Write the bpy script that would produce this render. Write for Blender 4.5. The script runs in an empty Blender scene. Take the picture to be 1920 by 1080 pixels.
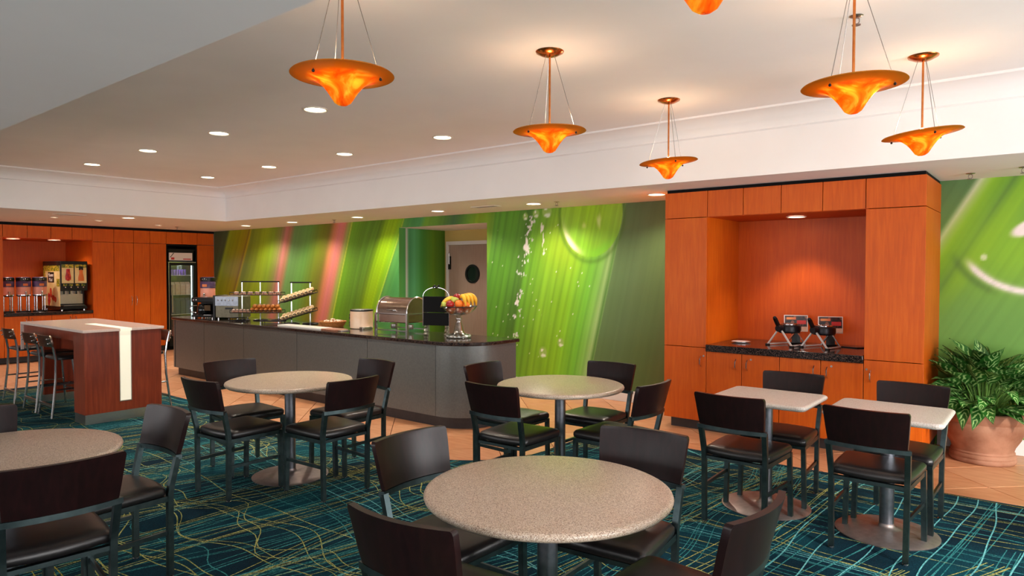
import bpy, math, random
import numpy as np
from mathutils import Vector, Matrix
random.seed(7)
SC = bpy.context.scene
COL = SC.collection
PI = math.pi

# ------------------------------------------------------------------ camera
def make_camera():
    yaw, pitch, roll, h = 0.676434, 0.0243185, 0.0016007, 1.58766
    F = Vector((-math.sin(yaw) * math.cos(pitch), math.cos(yaw) * math.cos(pitch), -math.sin(pitch)))
    R = Vector((math.cos(yaw), math.sin(yaw), 0)); U = R.cross(F)
    R2 = R * math.cos(roll) + U * math.sin(roll); U2 = U * math.cos(roll) - R * math.sin(roll)
    cd = bpy.data.cameras.new('camera'); cd.lens = 24.0; cd.sensor_width = 36; cd.clip_start = .05; cd.clip_end = 200
    co = bpy.data.objects.new('camera', cd); COL.objects.link(co)
    co.matrix_world = Matrix(((R2.x, U2.x, -F.x, 0), (R2.y, U2.y, -F.y, 0), (R2.z, U2.z, -F.z, h), (0, 0, 0, 1)))
    SC.camera = co
make_camera()

# ------------------------------------------------------------------ world, daylight, exposure
def lin(c): return tuple((x / 12.92 if x <= .04045 else ((x + .055) / 1.055) ** 2.4) for x in [v / 255 for v in c])
W = bpy.data.worlds.new('world'); SC.world = W; W.use_nodes = True
W.node_tree.nodes['Background'].inputs[0].default_value = (.92, .95, 1, 1)
W.node_tree.nodes['Background'].inputs[1].default_value = 1.0
SC.view_settings.view_transform = 'Standard'; SC.view_settings.look = 'None'
SC.view_settings.exposure = 0.42; SC.view_settings.gamma = 1.0; SC.view_settings.use_curve_mapping = False

def area_light(name, loc, direction, sx, sy, power, color):
    ld = bpy.data.lights.new(name, 'AREA'); ld.shape = 'RECTANGLE'; ld.size = sx; ld.size_y = sy
    ld.energy = power; ld.color = color
    o = bpy.data.objects.new(name, ld); COL.objects.link(o); o.location = loc
    o.rotation_euler = Vector(direction).to_track_quat('-Z', 'Z').to_euler()
    return o
WIN_FRONT = [(-12.6, -10.9), (-10.2, -8.5), (-7.8, -6.1), (-5.4, -3.7), (-3.0, -1.3), (-.6, 1.1)]
WIN_RIGHT = [(-.9, .7), (1.3, 3.0), (3.6, 6.0)]
Y_FRONT, X_RIGHT = -4.5, 3.0
DAY = (1, .975, .965)
for (a, b) in WIN_FRONT:
    area_light('window_daylight', ((a + b) / 2, Y_FRONT - .12, 1.35), (0, 1, -.02), b - a, 1.9, 38, DAY)
for (a, b) in WIN_RIGHT:
    area_light('window_daylight', (X_RIGHT + .12, (a + b) / 2, 1.35), (-1, 0, .0), b - a, 1.9, 52 * (b - a), DAY)
sd = bpy.data.lights.new('sun', 'SUN'); sd.energy = 2.2; sd.angle = math.radians(2.5); sd.color = (1, .93, .82)
so = bpy.data.objects.new('sun', sd); COL.objects.link(so)
so.rotation_euler = Vector((-.80, .50, -.36)).to_track_quat('-Z', 'Z').to_euler()
WARM = (1, .88, .73)

# ------------------------------------------------------------------ mesh builder
class MB:
    def __init__(s): s.v = []; s.f = []
    def add(s, vs, fs):
        o = len(s.v); s.v += [tuple(p) for p in vs]; s.f += [tuple(i + o for i in f) for f in fs]; return s
    def box(s, x0, y0, z0, x1, y1, z1):
        v = [(x, y, z) for z in (z0, z1) for y in (y0, y1) for x in (x0, x1)]
        return s.add(v, [(0, 2, 3, 1), (4, 5, 7, 6), (0, 1, 5, 4), (2, 6, 7, 3), (0, 4, 6, 2), (1, 3, 7, 5)])
    def lathe(s, prof, c=(0, 0, 0), n=32, cap=True):
        v = []; f = []
        for (r, z) in prof:
            for i in range(n):
                a = 2 * PI * i / n; v.append((c[0] + r * math.cos(a), c[1] + r * math.sin(a), c[2] + z))
        m = len(prof)
        for j in range(m - 1):
            for i in range(n):
                k = (i + 1) % n; f.append((j * n + i, j * n + k, (j + 1) * n + k, (j + 1) * n + i))
        if cap:
            f.append(tuple(range(n - 1, -1, -1))); f.append(tuple((m - 1) * n + i for i in range(n)))
        return s.add(v, f)
    def cyl(s, c, r, z0, z1, n=24, r1=None):
        return s.lathe([(r, z0), (r if r1 is None else r1, z1)], (c[0], c[1], 0), n)
    def sweep(s, pts, sec, closed=False, up=None):
        pts = [Vector(p) for p in pts]; n = len(pts); k = len(sec); v = []; f = []
        prev = None
        for i, p in enumerate(pts):
            if closed: t = (pts[(i + 1) % n] - pts[i - 1]).normalized()
            else: t = (pts[min(i + 1, n - 1)] - pts[max(i - 1, 0)]).normalized()
            if prev is None:
                a = Vector(up) if up else (Vector((0, 0, 1)) if abs(t.z) < .9 else Vector((1, 0, 0)))
            else: a = prev
            x = a - t * a.dot(t); x.normalize(); prev = x; y = t.cross(x)
            for (q, w) in sec: v.append(p + x * q + y * w)
        for i in range(n if closed else n - 1):
            j = (i + 1) % n
            for q in range(k):
                w = (q + 1) % k; f.append((i * k + q, i * k + w, j * k + w, j * k + q))
        if not closed: f.append(tuple(range(k - 1, -1, -1))); f.append(tuple((n - 1) * k + q for q in range(k)))
        return s.add(v, f)
    def tube(s, pts, r, n=8, closed=False):
        return s.sweep(pts, [(r * math.cos(2 * PI * i / n), r * math.sin(2 * PI * i / n)) for i in range(n)], closed)
    def bar(s, pts, w, h=None, up=None):
        h = h or w; return s.sweep(pts, [(-w / 2, -h / 2), (w / 2, -h / 2), (w / 2, h / 2), (-w / 2, h / 2)], False, up)
    def prism(s, poly, z0, z1):
        n = len(poly); v = [(x, y, z0) for x, y in poly] + [(x, y, z1) for x, y in poly]
        return s.add(v, [tuple(range(n - 1, -1, -1)), tuple(range(n, 2 * n))] + [(i, (i + 1) % n, n + (i + 1) % n, n + i) for i in range(n)])
    def slab(s, poly_of, levels):
        # stacked outlines: poly_of(inset)->points ; levels = [(inset,z)...]
        rings = [poly_of(i) for i, z in levels]; n = len(rings[0]); v = []; f = []
        for ring, (i, z) in zip(rings, levels): v += [(x, y, z) for x, y in ring]
        for j in range(len(levels) - 1):
            for i in range(n):
                k = (i + 1) % n; f.append((j * n + i, j * n + k, (j + 1) * n + k, (j + 1) * n + i))
        f.append(tuple(range(n - 1, -1, -1))); f.append(tuple((len(levels) - 1) * n + i for i in range(n)))
        return s.add(v, f)
    def ball(s, c, rx, ry=None, rz=None, n=16, m=10):
        ry = ry or rx; rz = rz or rx; v = [(c[0], c[1], c[2] - rz)]; f = []
        for j in range(1, m):
            t = -PI / 2 + PI * j / m
            for i in range(n):
                a = 2 * PI * i / n; v.append((c[0] + rx * math.cos(t) * math.cos(a), c[1] + ry * math.cos(t) * math.sin(a), c[2] + rz * math.sin(t)))
        v.append((c[0], c[1], c[2] + rz)); L = len(v) - 1
        for i in range(n): f.append((0, 1 + (i + 1) % n, 1 + i)); f.append((L, L - n + i, L - n + (i + 1) % n))
        for j in range(m - 2):
            for i in range(n):
                a = 1 + j * n + i; b = 1 + j * n + (i + 1) % n; f.append((a, b, b + n, a + n))
        return s.add(v, f)
    def map(s, fn): s.v = [tuple(fn(p)) for p in s.v]; return s
    def obj(s, name, mat, parent=None, smooth=40, bevel=0, off=None):
        vs = s.v
        if off: vs = [(x - off[0], y - off[1], z - off[2]) for x, y, z in vs]
        me = bpy.data.meshes.new(name); me.from_pydata(vs, [], s.f); me.materials.append(mat)
        if smooth:
            me.polygons.foreach_set('use_smooth', [True] * len(me.polygons)); me.set_sharp_from_angle(angle=math.radians(smooth))
        o = bpy.data.objects.new(name, me); COL.objects.link(o)
        if parent: o.parent = parent
        if bevel:
            b = o.modifiers.new('bevel', 'BEVEL'); b.width = bevel; b.segments = 2; b.limit_method = 'ANGLE'; b.angle_limit = math.radians(50)
        return o

def tag(o, label=None, cat=None, group=None, kind=None):
    if label: o['label'] = label
    if cat: o['category'] = cat
    if group: o['group'] = group
    if kind: o['kind'] = kind
    return o
def thing(name, label, cat, loc=(0, 0, 0), rz=0, group=None):
    o = bpy.data.objects.new(name, None); COL.objects.link(o); o.empty_display_size = .1
    o.location = loc; o.rotation_euler = (0, 0, rz)
    return tag(o, label, cat, group)
def struct(mb, name, mat, label=None, bevel=0, smooth=40):
    return tag(mb.obj(name, mat, None, smooth, bevel), label, None, None, 'structure')
KIDS = {}
def copy_tree(o, parent=None):
    c = o.copy(); COL.objects.link(c); c.parent = parent
    for ch in list(o.children): copy_tree(ch, c)
    return c
def copy_to(o, loc, rz, label=None, group=None):
    c = copy_tree(o); c.location = loc; c.rotation_euler = (0, 0, rz)
    if label: c['label'] = label
    if group: c['group'] = group
    return c

# ------------------------------------------------------------------ materials
def new_mat(name):
    m = bpy.data.materials.new(name); m.use_nodes = True
    nt = m.node_tree; b = nt.nodes['Principled BSDF']; return m, nt, b
def nd(nt, kind, **kw):
    n = nt.nodes.new(kind)
    for k, v in kw.items(): setattr(n, k, v)
    return n
def rgb4(c): return (*lin(c), 1)
def pmat(name, c1, c2=None, scale=8, stretch=(1, 1, 1), rough=.5, metal=0, bump=0, detail=4, coat=0, lo=.35, hi=.65, spec=.5, rough2=None, bscale=None):
    m, nt, b = new_mat(name)
    b.inputs['Roughness'].default_value = rough; b.inputs['Metallic'].default_value = metal
    b.inputs['Coat Weight'].default_value = coat; b.inputs['Specular IOR Level'].default_value = spec
    b.inputs['Base Color'].default_value = rgb4(c1)
    tc = nd(nt, 'ShaderNodeTexCoord'); mp = nd(nt, 'ShaderNodeMapping'); mp.inputs['Scale'].default_value = stretch
    nt.links.new(tc.outputs['Object'], mp.inputs['Vector'])
    no = nd(nt, 'ShaderNodeTexNoise'); no.inputs['Scale'].default_value = scale; no.inputs['Detail'].default_value = detail
    nt.links.new(mp.outputs[0], no.inputs['Vector'])
    if c2:
        r = nd(nt, 'ShaderNodeValToRGB'); r.color_ramp.elements[0].position = lo; r.color_ramp.elements[1].position = hi
        r.color_ramp.elements[0].color = rgb4(c1); r.color_ramp.elements[1].color = rgb4(c2)
        nt.links.new(no.outputs['Fac'], r.inputs[0]); nt.links.new(r.outputs[0], b.inputs['Base Color'])
    if rough2 is not None:
        mr = nd(nt, 'ShaderNodeMapRange'); mr.inputs['To Min'].default_value = rough; mr.inputs['To Max'].default_value = rough2
        nt.links.new(no.outputs['Fac'], mr.inputs[0]); nt.links.new(mr.outputs[0], b.inputs['Roughness'])
    if bump:
        bn = no
        if bscale:
            bn = nd(nt, 'ShaderNodeTexNoise'); bn.inputs['Scale'].default_value = bscale; nt.links.new(mp.outputs[0], bn.inputs['Vector'])
        bp = nd(nt, 'ShaderNodeBump'); bp.inputs['Strength'].default_value = bump; bp.inputs['Distance'].default_value = .01
        nt.links.new(bn.outputs['Fac'], bp.inputs['Height']); nt.links.new(bp.outputs[0], b.inputs['Normal'])
    return m
def speckle(name, base, dark, light, scale, rough, amt=.5, coat=0, thr=(.42, .60)):
    m, nt, b = new_mat(name); b.inputs['Roughness'].default_value = rough; b.inputs['Coat Weight'].default_value = coat
    tc = nd(nt, 'ShaderNodeTexCoord')
    v = nd(nt, 'ShaderNodeTexVoronoi'); v.inputs['Scale'].default_value = scale
    nt.links.new(tc.outputs['Object'], v.inputs['Vector'])
    sp = nd(nt, 'ShaderNodeSeparateColor'); nt.links.new(v.outputs['Color'], sp.inputs[0])
    r = nd(nt, 'ShaderNodeValToRGB'); r.color_ramp.interpolation = 'CONSTANT'
    e = r.color_ramp.elements; e[0].position = 0; e[0].color = rgb4(dark); e[1].position = thr[0] * amt; e[1].color = rgb4(base)
    k = e.new(1 - (1 - thr[1]) * amt); k.color = rgb4(light)
    nt.links.new(sp.outputs[0], r.inputs[0]); nt.links.new(r.outputs[0], b.inputs['Base Color'])
    return m
def emit(name, c, s):
    m, nt, b = new_mat(name); b.inputs['Base Color'].default_value = rgb4(c)
    b.inputs['Emission Color'].default_value = rgb4(c); b.inputs['Emission Strength'].default_value = s; return m
def wood(name, c1, c2, c3, rough, axis='z', coat=0.0, scale=1.0):
    m, nt, b = new_mat(name); b.inputs['Roughness'].default_value = rough; b.inputs['Coat Weight'].default_value = coat; b.inputs['Coat Roughness'].default_value = .25
    tc = nd(nt, 'ShaderNodeTexCoord'); mp = nd(nt, 'ShaderNodeMapping')
    st = {'z': (14, 14, 1.0), 'x': (1.0, 14, 14), 'y': (14, 1.0, 14)}[axis]
    mp.inputs['Scale'].default_value = tuple(q * scale for q in st)
    nt.links.new(tc.outputs['Object'], mp.inputs['Vector'])
    n1 = nd(nt, 'ShaderNodeTexNoise'); n1.inputs['Scale'].default_value = 3.2; n1.inputs['Detail'].default_value = 6; n1.inputs['Distortion'].default_value = .6
    nt.links.new(mp.outputs[0], n1.inputs['Vector'])
    n2 = nd(nt, 'ShaderNodeTexNoise'); n2.inputs['Scale'].default_value = 1.7; n2.inputs['Detail'].default_value = 2
    nt.links.new(tc.outputs['Object'], n2.inputs['Vector'])
    mx = nd(nt, 'ShaderNodeMath', operation='MULTIPLY_ADD'); mx.inputs[1].default_value = .55; 
    nt.links.new(n1.outputs['Fac'], mx.inputs[0])
    m2 = nd(nt, 'ShaderNodeMath', operation='MULTIPLY'); m2.inputs[1].default_value = .45; nt.links.new(n2.outputs['Fac'], m2.inputs[0]); nt.links.new(m2.outputs[0], mx.inputs[2])
    r = nd(nt, 'ShaderNodeValToRGB'); e = r.color_ramp.elements
    b.inputs['Specular IOR Level'].default_value = .28; e[0].position = .34; e[0].color = rgb4(c1); e[1].position = .66; e[1].color = rgb4(c3); k = e.new(.5); k.color = rgb4(c2)
    nt.links.new(mx.outputs[0], r.inputs[0]); nt.links.new(r.outputs[0], b.inputs['Base Color'])
    return m
M = {}
M['ceiling'] = pmat('ceiling_paint', (238, 235, 235), (241, 238, 238), 2, rough=.9)
M['soffit'] = pmat('soffit_paint', (236, 232, 231), (239, 235, 234), 2, rough=.9)
M['white'] = pmat('white_paint', (225, 223, 222), rough=.6)
M['wallp'] = pmat('wall_paint', (190, 180, 165), rough=.85)
M['yellowwall'] = pmat('yellow_paint', (190, 165, 95), rough=.85)
M['cherry'] = wood('cherry_veneer', (184, 76, 6), (198, 86, 8), (208, 98, 14), .46, 'z', .04)
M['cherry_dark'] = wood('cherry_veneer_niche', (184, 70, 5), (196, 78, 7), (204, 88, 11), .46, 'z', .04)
M['mahogany'] = wood('mahogany_veneer', (104, 38, 20), (122, 46, 24), (140, 58, 30), .32, 'z', .3)
M['espresso'] = wood('espresso_veneer', (22, 8, 9), (31, 12, 13), (43, 18, 18), .33, 'z', .08)
M['vinyl'] = pmat('black_vinyl', (20, 18, 19), (27, 23, 24), 60, rough=.33, bump=.05, bscale=300)
M['gun'] = pmat('gunmetal_frame', (74, 88, 90), (88, 102, 104), 20, rough=.34, metal=1)
M['gundark'] = pmat('gunmetal_column', (120, 124, 132), (135, 138, 146), 30, rough=.33, metal=1)
M['base'] = pmat('bronze_base', (140, 128, 126), (154, 142, 138), 25, rough=.45, metal=.8)
M['chrome'] = pmat('chrome', (205, 205, 208), rough=.16, metal=1)
M['steel'] = pmat('brushed_steel', (175, 168, 162), (195, 188, 182), 40, (1, 1, 30), rough=.30, metal=1)
M['steelwarm'] = pmat('smoky_steel', (168, 146, 132), (180, 158, 144), 30, rough=.22, metal=1)
M['black'] = pmat('black_plastic', (9, 8, 9), (13, 12, 13), 20, rough=.38, spec=.35)
M['blackmat'] = pmat('black_matte', (12, 11, 12), rough=.6, spec=.12)
M['toe'] = pmat('dark_toe_kick', (42, 34, 34), (50, 42, 42), 10, rough=.5)
M['greylam'] = pmat('grey_laminate', (98, 100, 98), (105, 107, 105), 60, rough=.36, metal=.35)
M['granite'] = speckle('dark_granite', (26, 20, 20), (12, 10, 11), (92, 72, 64), 260, .12, .55)
M['solid'] = speckle('beige_solid_surface', (204, 182, 160), (146, 120, 102), (226, 212, 196), 420, .28, .55)
M['solidw'] = speckle('pale_solid_surface', (222, 212, 202), (184, 170, 158), (234, 228, 220), 420, .38, .45)
M['topwhite'] = pmat('white_solid_surface', (212, 190, 180), (220, 200, 190), 80, rough=.2)
M['terracotta'] = pmat('terracotta', (132, 84, 60), (170, 122, 96), 5, rough=.8, bump=.15, bscale=60)
M['soil'] = pmat('potting_soil', (45, 32, 24), (70, 52, 40), 60, rough=.95, bump=.6)
M['copper'] = pmat('copper', (205, 120, 60), (220, 140, 80), 20, rough=.25, metal=1)
M['lamp'] = emit('lamp_lens', (255, 244, 214), 9)
M['glowstrip'] = emit('frosted_light_strip', (244, 238, 216), .33)
M['trim'] = pmat('lamp_trim', (225, 215, 200), rough=.4)
M['pink'] = pmat('pink_label', (226, 150, 128), rough=.4)
M['orange'] = pmat('orange_label', (214, 110, 40), rough=.4)
M['purple'] = pmat('purple_label', (74, 52, 86), rough=.35)
M['paper'] = pmat('white_paper', (225, 212, 205), rough=.6)
M['red'] = pmat('red_print', (190, 40, 40), rough=.5)
M['violet'] = pmat('violet_yogurt', (100, 60, 140), rough=.5)
M['cupp'] = pmat('pale_carton', (214, 170, 150), (225, 190, 172), 20, rough=.6)
M['bluegrey'] = pmat('slate_carton', (66, 70, 96), rough=.5)
M['bread'] = pmat('pale_pastry', (214, 178, 126), (240, 218, 178), 30, rough=.7, bump=.3)
M['croissant'] = pmat('croissant_crust', (168, 92, 30), (224, 150, 66), 22, rough=.5, bump=.3)
M['sugar'] = pmat('sugared_pastry', (208, 150, 120), (240, 220, 205), 60, rough=.8, bump=.4)
M['muffin'] = pmat('muffin_top', (150, 92, 52), (232, 214, 190), 45, rough=.85, bump=.5, lo=.45, hi=.6)
M['basket'] = pmat('wicker', (150, 86, 34), (196, 128, 62), 70, (1, 1, 3), rough=.7, bump=.5)
M['board'] = pmat('white_board', (226, 222, 216), rough=.3)
M['brownboard'] = pmat('brown_board', (140, 92, 70), (158, 110, 86), 30, rough=.5)
M['banana'] = pmat('banana_peel', (232, 168, 24), (244, 190, 46), 8, rough=.45)
M['orangefruit'] = pmat('orange_peel', (232, 110, 22), (242, 130, 36), 30, rough=.5, bump=.2, bscale=200)
M['apple'] = pmat('red_apple_skin', (120, 18, 30), (178, 40, 34), 12, rough=.25)
M['peach'] = pmat('blush_apple_skin', (206, 70, 40), (230, 150, 70), 9, rough=.3)
M['pear'] = pmat('green_pear_skin', (160, 176, 52), (190, 196, 90), 12, rough=.4)
M['stem'] = pmat('fruit_stem', (70, 50, 25), rough=.8)
M['doorgrey'] = wood('taupe_door_laminate', (148, 124, 110), (154, 130, 116), (160, 137, 123), .5, 'z')
M['doorframe'] = pmat('pale_frame_paint', (206, 200, 198), rough=.5)
M['screen'] = pmat('dark_glass', (18, 20, 22), rough=.08)
M['wire'] = pmat('black_wire', (24, 20, 20), rough=.4, metal=.6)
M['cable'] = pmat('steel_cable', (150, 145, 142), rough=.35, metal=1)
M['satin'] = pmat('satin_aluminium', (226, 220, 216), rough=.35, metal=.45)
M['waffle'] = pmat('cast_black_metal', (22, 20, 24), (36, 32, 38), 30, rough=.35, metal=.5)
M['grout'] = pmat('grout', (96, 62, 44), rough=.9)
def tile_mat():
    m, nt, b = new_mat('terracotta_floor_tile'); b.inputs['Roughness'].default_value = .38
    tc = nd(nt, 'ShaderNodeTexCoord'); oi = nd(nt, 'ShaderNodeObjectInfo')
    g = nd(nt, 'ShaderNodeNewGeometry')
    mp = nd(nt, 'ShaderNodeMapping'); mp.inputs['Scale'].default_value = (1.2, 5, 1); nt.links.new(g.outputs['Position'], mp.inputs['Vector'])
    no = nd(nt, 'ShaderNodeTexNoise'); no.inputs['Scale'].default_value = 4; no.inputs['Detail'].default_value = 6; nt.links.new(mp.outputs[0], no.inputs['Vector'])
    ad = nd(nt, 'ShaderNodeMath', operation='MULTIPLY_ADD'); ad.inputs[1].default_value = .3; nt.links.new(oi.outputs['Random'], ad.inputs[0]); nt.links.new(no.outputs['Fac'], ad.inputs[2])
    r = nd(nt, 'ShaderNodeValToRGB'); e = r.color_ramp.elements; e[0].position = .35; e[0].color = rgb4((186, 124, 84)); e[1].position = .95; e[1].color = rgb4((214, 160, 120))
    nt.links.new(ad.outputs[0], r.inputs[0]); nt.links.new(r.outputs[0], b.inputs['Base Color']); return m
M['tile'] = tile_mat()
def carpet_mat():
    m, nt, b = new_mat('navy_teal_carpet'); b.inputs['Roughness'].default_value = .95; b.inputs['Specular IOR Level'].default_value = .1
    g = nd(nt, 'ShaderNodeNewGeometry')
    a = nd(nt, 'ShaderNodeTexNoise'); a.inputs['Scale'].default_value = 1.6; a.inputs['Detail'].default_value = 2; nt.links.new(g.outputs['Position'], a.inputs['Vector'])
    c = nd(nt, 'ShaderNodeTexNoise'); c.inputs['Scale'].default_value = 190; c.inputs['Detail'].default_value = 2; nt.links.new(g.outputs['Position'], c.inputs['Vector'])
    md = nd(nt, 'ShaderNodeMath', operation='MULTIPLY_ADD'); md.inputs[1].default_value = .75; nt.links.new(c.outputs['Fac'], md.inputs[0])
    m2 = nd(nt, 'ShaderNodeMath', operation='MULTIPLY_ADD'); m2.inputs[1].default_value = .8; m2.inputs[2].default_value = -.28; nt.links.new(a.outputs['Fac'], m2.inputs[0]); nt.links.new(m2.outputs[0], md.inputs[2])
    r = nd(nt, 'ShaderNodeValToRGB'); e = r.color_ramp.elements; e[0].position = .30; e[0].color = rgb4((6, 24, 38)); e[1].position = .72; e[1].color = rgb4((12, 74, 86)); k = e.new(.5); k.color = rgb4((8, 43, 57))
    nt.links.new(md.outputs[0], r.inputs[0]); nt.links.new(r.outputs[0], b.inputs['Base Color'])
    bp = nd(nt, 'ShaderNodeBump'); bp.inputs['Strength'].default_value = .5; bp.inputs['Distance'].default_value = .004; nt.links.new(c.outputs['Fac'], bp.inputs['Height']); nt.links.new(bp.outputs[0], b.inputs['Normal'])
    return m
M['carpet'] = carpet_mat()
def yarn(name, c1, c2):
    m, nt, b = new_mat(name); b.inputs['Roughness'].default_value = .95; b.inputs['Specular IOR Level'].default_value = .1
    g = nd(nt, 'ShaderNodeNewGeometry'); c = nd(nt, 'ShaderNodeTexNoise'); c.inputs['Scale'].default_value = 120; nt.links.new(g.outputs['Position'], c.inputs['Vector'])
    r = nd(nt, 'ShaderNodeValToRGB'); e = r.color_ramp.elements; e[0].position = .38; e[0].color = rgb4(c1); e[1].position = .58; e[1].color = rgb4(c2)
    nt.links.new(c.outputs['Fac'], r.inputs[0]); nt.links.new(r.outputs[0], b.inputs['Base Color']); return m
M['yarn_olive'] = yarn('olive_yarn', (96, 108, 62), (186, 186, 112))
M['yarn_teal'] = yarn('teal_yarn', (24, 96, 104), (70, 150, 150))
M['yarn_cyan'] = yarn('cyan_yarn', (56, 140, 150), (128, 204, 206))
M['yarn_gold'] = yarn('gold_yarn', (130, 112, 30), (188, 168, 62))
def mural_mat():
    m, nt, b = new_mat('printed_mural'); b.inputs['Roughness'].default_value = .5; b.inputs['Specular IOR Level'].default_value = .3
    a = nd(nt, 'ShaderNodeAttribute'); a.attribute_name = 'print'; nt.links.new(a.outputs['Color'], b.inputs['Base Color']); return m
M['mural'] = mural_mat()
def amber_glass():
    m, nt, b = new_mat('amber_art_glass')
    tc = nd(nt, 'ShaderNodeTexCoord'); se = nd(nt, 'ShaderNodeSeparateXYZ'); nt.links.new(tc.outputs['Object'], se.inputs[0])
    no = nd(nt, 'ShaderNodeTexNoise'); no.inputs['Scale'].default_value = 9; no.inputs['Detail'].default_value = 4; no.inputs['Distortion'].default_value = 1.5; nt.links.new(tc.outputs['Object'], no.inputs['Vector'])
    r = nd(nt, 'ShaderNodeValToRGB'); e = r.color_ramp.elements; e[0].position = .35; e[0].color = rgb4((242, 112, 16)); e[1].position = .64; e[1].color = rgb4((255, 232, 96)); k = e.new(.5); k.color = rgb4((252, 162, 34))
    nt.links.new(no.outputs['Fac'], r.inputs[0])
    # the outer rim is coloured browner than the cone
    xy = nd(nt, 'ShaderNodeVectorMath', operation='LENGTH'); cx = nd(nt, 'ShaderNodeCombineXYZ'); nt.links.new(se.outputs[0], cx.inputs[0]); nt.links.new(se.outputs[1], cx.inputs[1]); nt.links.new(cx.outputs[0], xy.inputs[0])
    mr = nd(nt, 'ShaderNodeMapRange'); mr.inputs['From Min'].default_value = .115; mr.inputs['From Max'].default_value = .165; nt.links.new(xy.outputs['Value'], mr.inputs[0])
    mx = nd(nt, 'ShaderNodeMix', data_type='RGBA'); nt.links.new(mr.outputs[0], mx.inputs[0]); nt.links.new(r.outputs[0], mx.inputs[6]); mx.inputs[7].default_value = rgb4((192, 132, 42))
    nt.links.new(mx.outputs[2], b.inputs['Base Color']); b.inputs['Roughness'].default_value = .2
    tr = nd(nt, 'ShaderNodeBsdfTranslucent'); nt.links.new(mx.outputs[2], tr.inputs[0])
    ms = nd(nt, 'ShaderNodeMixShader'); ms.inputs[0].default_value = .72; nt.links.new(b.outputs[0], ms.inputs[1]); nt.links.new(tr.outputs[0], ms.inputs[2])
    nt.links.new(ms.outputs[0], nt.nodes['Material Output'].inputs[0]); return m
M['amber'] = amber_glass()
def glass_mat(name, c, rough, alpha):
    m, nt, b = new_mat(name); b.inputs['Base Color'].default_value = rgb4(c); b.inputs['Roughness'].default_value = rough
    t = nd(nt, 'ShaderNodeBsdfTransparent'); t.inputs[0].default_value = (*[min(1, x * 1.1) for x in lin(c)], 1)
    g = nd(nt, 'ShaderNodeBsdfGlossy'); g.inputs['Roughness'].default_value = rough
    ms = nd(nt, 'ShaderNodeMixShader'); ms.inputs[0].default_value = alpha
    nt.links.new(t.outputs[0], ms.inputs[1]); nt.links.new(g.outputs[0], ms.inputs[2]); nt.links.new(ms.outputs[0], nt.nodes['Material Output'].inputs[0]); return m
M['glass'] = glass_mat('clear_glass', (236, 240, 238), .05, .16)
M['crystal'] = glass_mat('crystal_glass', (225, 228, 226), .08, .34)
def leaf_mat():
    m, nt, b = new_mat('variegated_leaf'); b.inputs['Roughness'].default_value = .38
    a = nd(nt, 'ShaderNodeAttribute'); a.attribute_name = 'leafuv'
    s = nd(nt, 'ShaderNodeSeparateXYZ'); nt.links.new(a.outputs['Vector'], s.inputs[0])
    ab = nd(nt, 'ShaderNodeMath', operation='ABSOLUTE'); nt.links.new(s.outputs[0], ab.inputs[0])
    # feathered herringbone: v*freq + |u| -> sine bands, broken by noise
    oi = nd(nt, 'ShaderNodeObjectInfo')
    no = nd(nt, 'ShaderNodeTexNoise'); no.inputs['Scale'].default_value = 16; no.inputs['Detail'].default_value = 3
    tc = nd(nt, 'ShaderNodeTexCoord'); nt.links.new(tc.outputs['Object'], no.inputs['Vector'])
    m1 = nd(nt, 'ShaderNodeMath', operation='MULTIPLY_ADD'); m1.inputs[1].default_value = 34; nt.links.new(s.outputs[1], m1.inputs[0])
    m2 = nd(nt, 'ShaderNodeMath', operation='MULTIPLY'); m2.inputs[1].default_value = -9; nt.links.new(ab.outputs[0], m2.inputs[0]); nt.links.new(m2.outputs[0], m1.inputs[2])
    m3 = nd(nt, 'ShaderNodeMath', operation='MULTIPLY_ADD'); m3.inputs[1].default_value = 16; nt.links.new(no.outputs['Fac'], m3.inputs[0]); nt.links.new(m1.outputs[0], m3.inputs[2])
    sn = nd(nt, 'ShaderNodeMath', operation='SINE'); nt.links.new(m3.outputs[0], sn.inputs[0])
    ed = nd(nt, 'ShaderNodeMapRange'); ed.inputs['From Min'].default_value = .95; ed.inputs['From Max'].default_value = .45; nt.links.new(ab.outputs[0], ed.inputs[0])
    mu = nd(nt, 'ShaderNodeMath', operation='MULTIPLY'); nt.links.new(sn.outputs[0], mu.inputs[0]); nt.links.new(ed.outputs[0], mu.inputs[1])
    r = nd(nt, 'ShaderNodeValToRGB'); e = r.color_ramp.elements; e[0].position = .05; e[0].color = rgb4((36, 92, 28)); e[1].position = .8; e[1].color = rgb4((160, 196, 122))
    nt.links.new(mu.outputs[0], r.inputs[0]); nt.links.new(r.outputs[0], b.inputs['Base Color']); return m
M['leaf'] = leaf_mat()
M['leafstem'] = pmat('leaf_stem', (96, 140, 60), rough=.6)
def print_mat(name, cols, scale, rough=.35):
    m, nt, b = new_mat(name); b.inputs['Roughness'].default_value = rough
    tc = nd(nt, 'ShaderNodeTexCoord'); no = nd(nt, 'ShaderNodeTexVoronoi'); no.inputs['Scale'].default_value = scale; nt.links.new(tc.outputs['Object'], no.inputs['Vector'])
    s = nd(nt, 'ShaderNodeSeparateColor'); nt.links.new(no.outputs['Color'], s.inputs[0])
    r = nd(nt, 'ShaderNodeValToRGB'); r.color_ramp.interpolation = 'CONSTANT'; e = r.color_ramp.elements
    e[0].position = 0; e[0].color = rgb4(cols[0]); e[1].position = 1 / len(cols); e[1].color = rgb4(cols[1])
    for i, c in enumerate(cols[2:]): k = e.new((i + 2) / len(cols)); k.color = rgb4(c)
    nt.links.new(s.outputs[0], r.inputs[0]); nt.links.new(r.outputs[0], b.inputs['Base Color']); return m
M['foliageprint'] = print_mat('foliage_print', [(60, 84, 20), (176, 160, 40), (214, 180, 60), (120, 120, 30)], 45)
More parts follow.
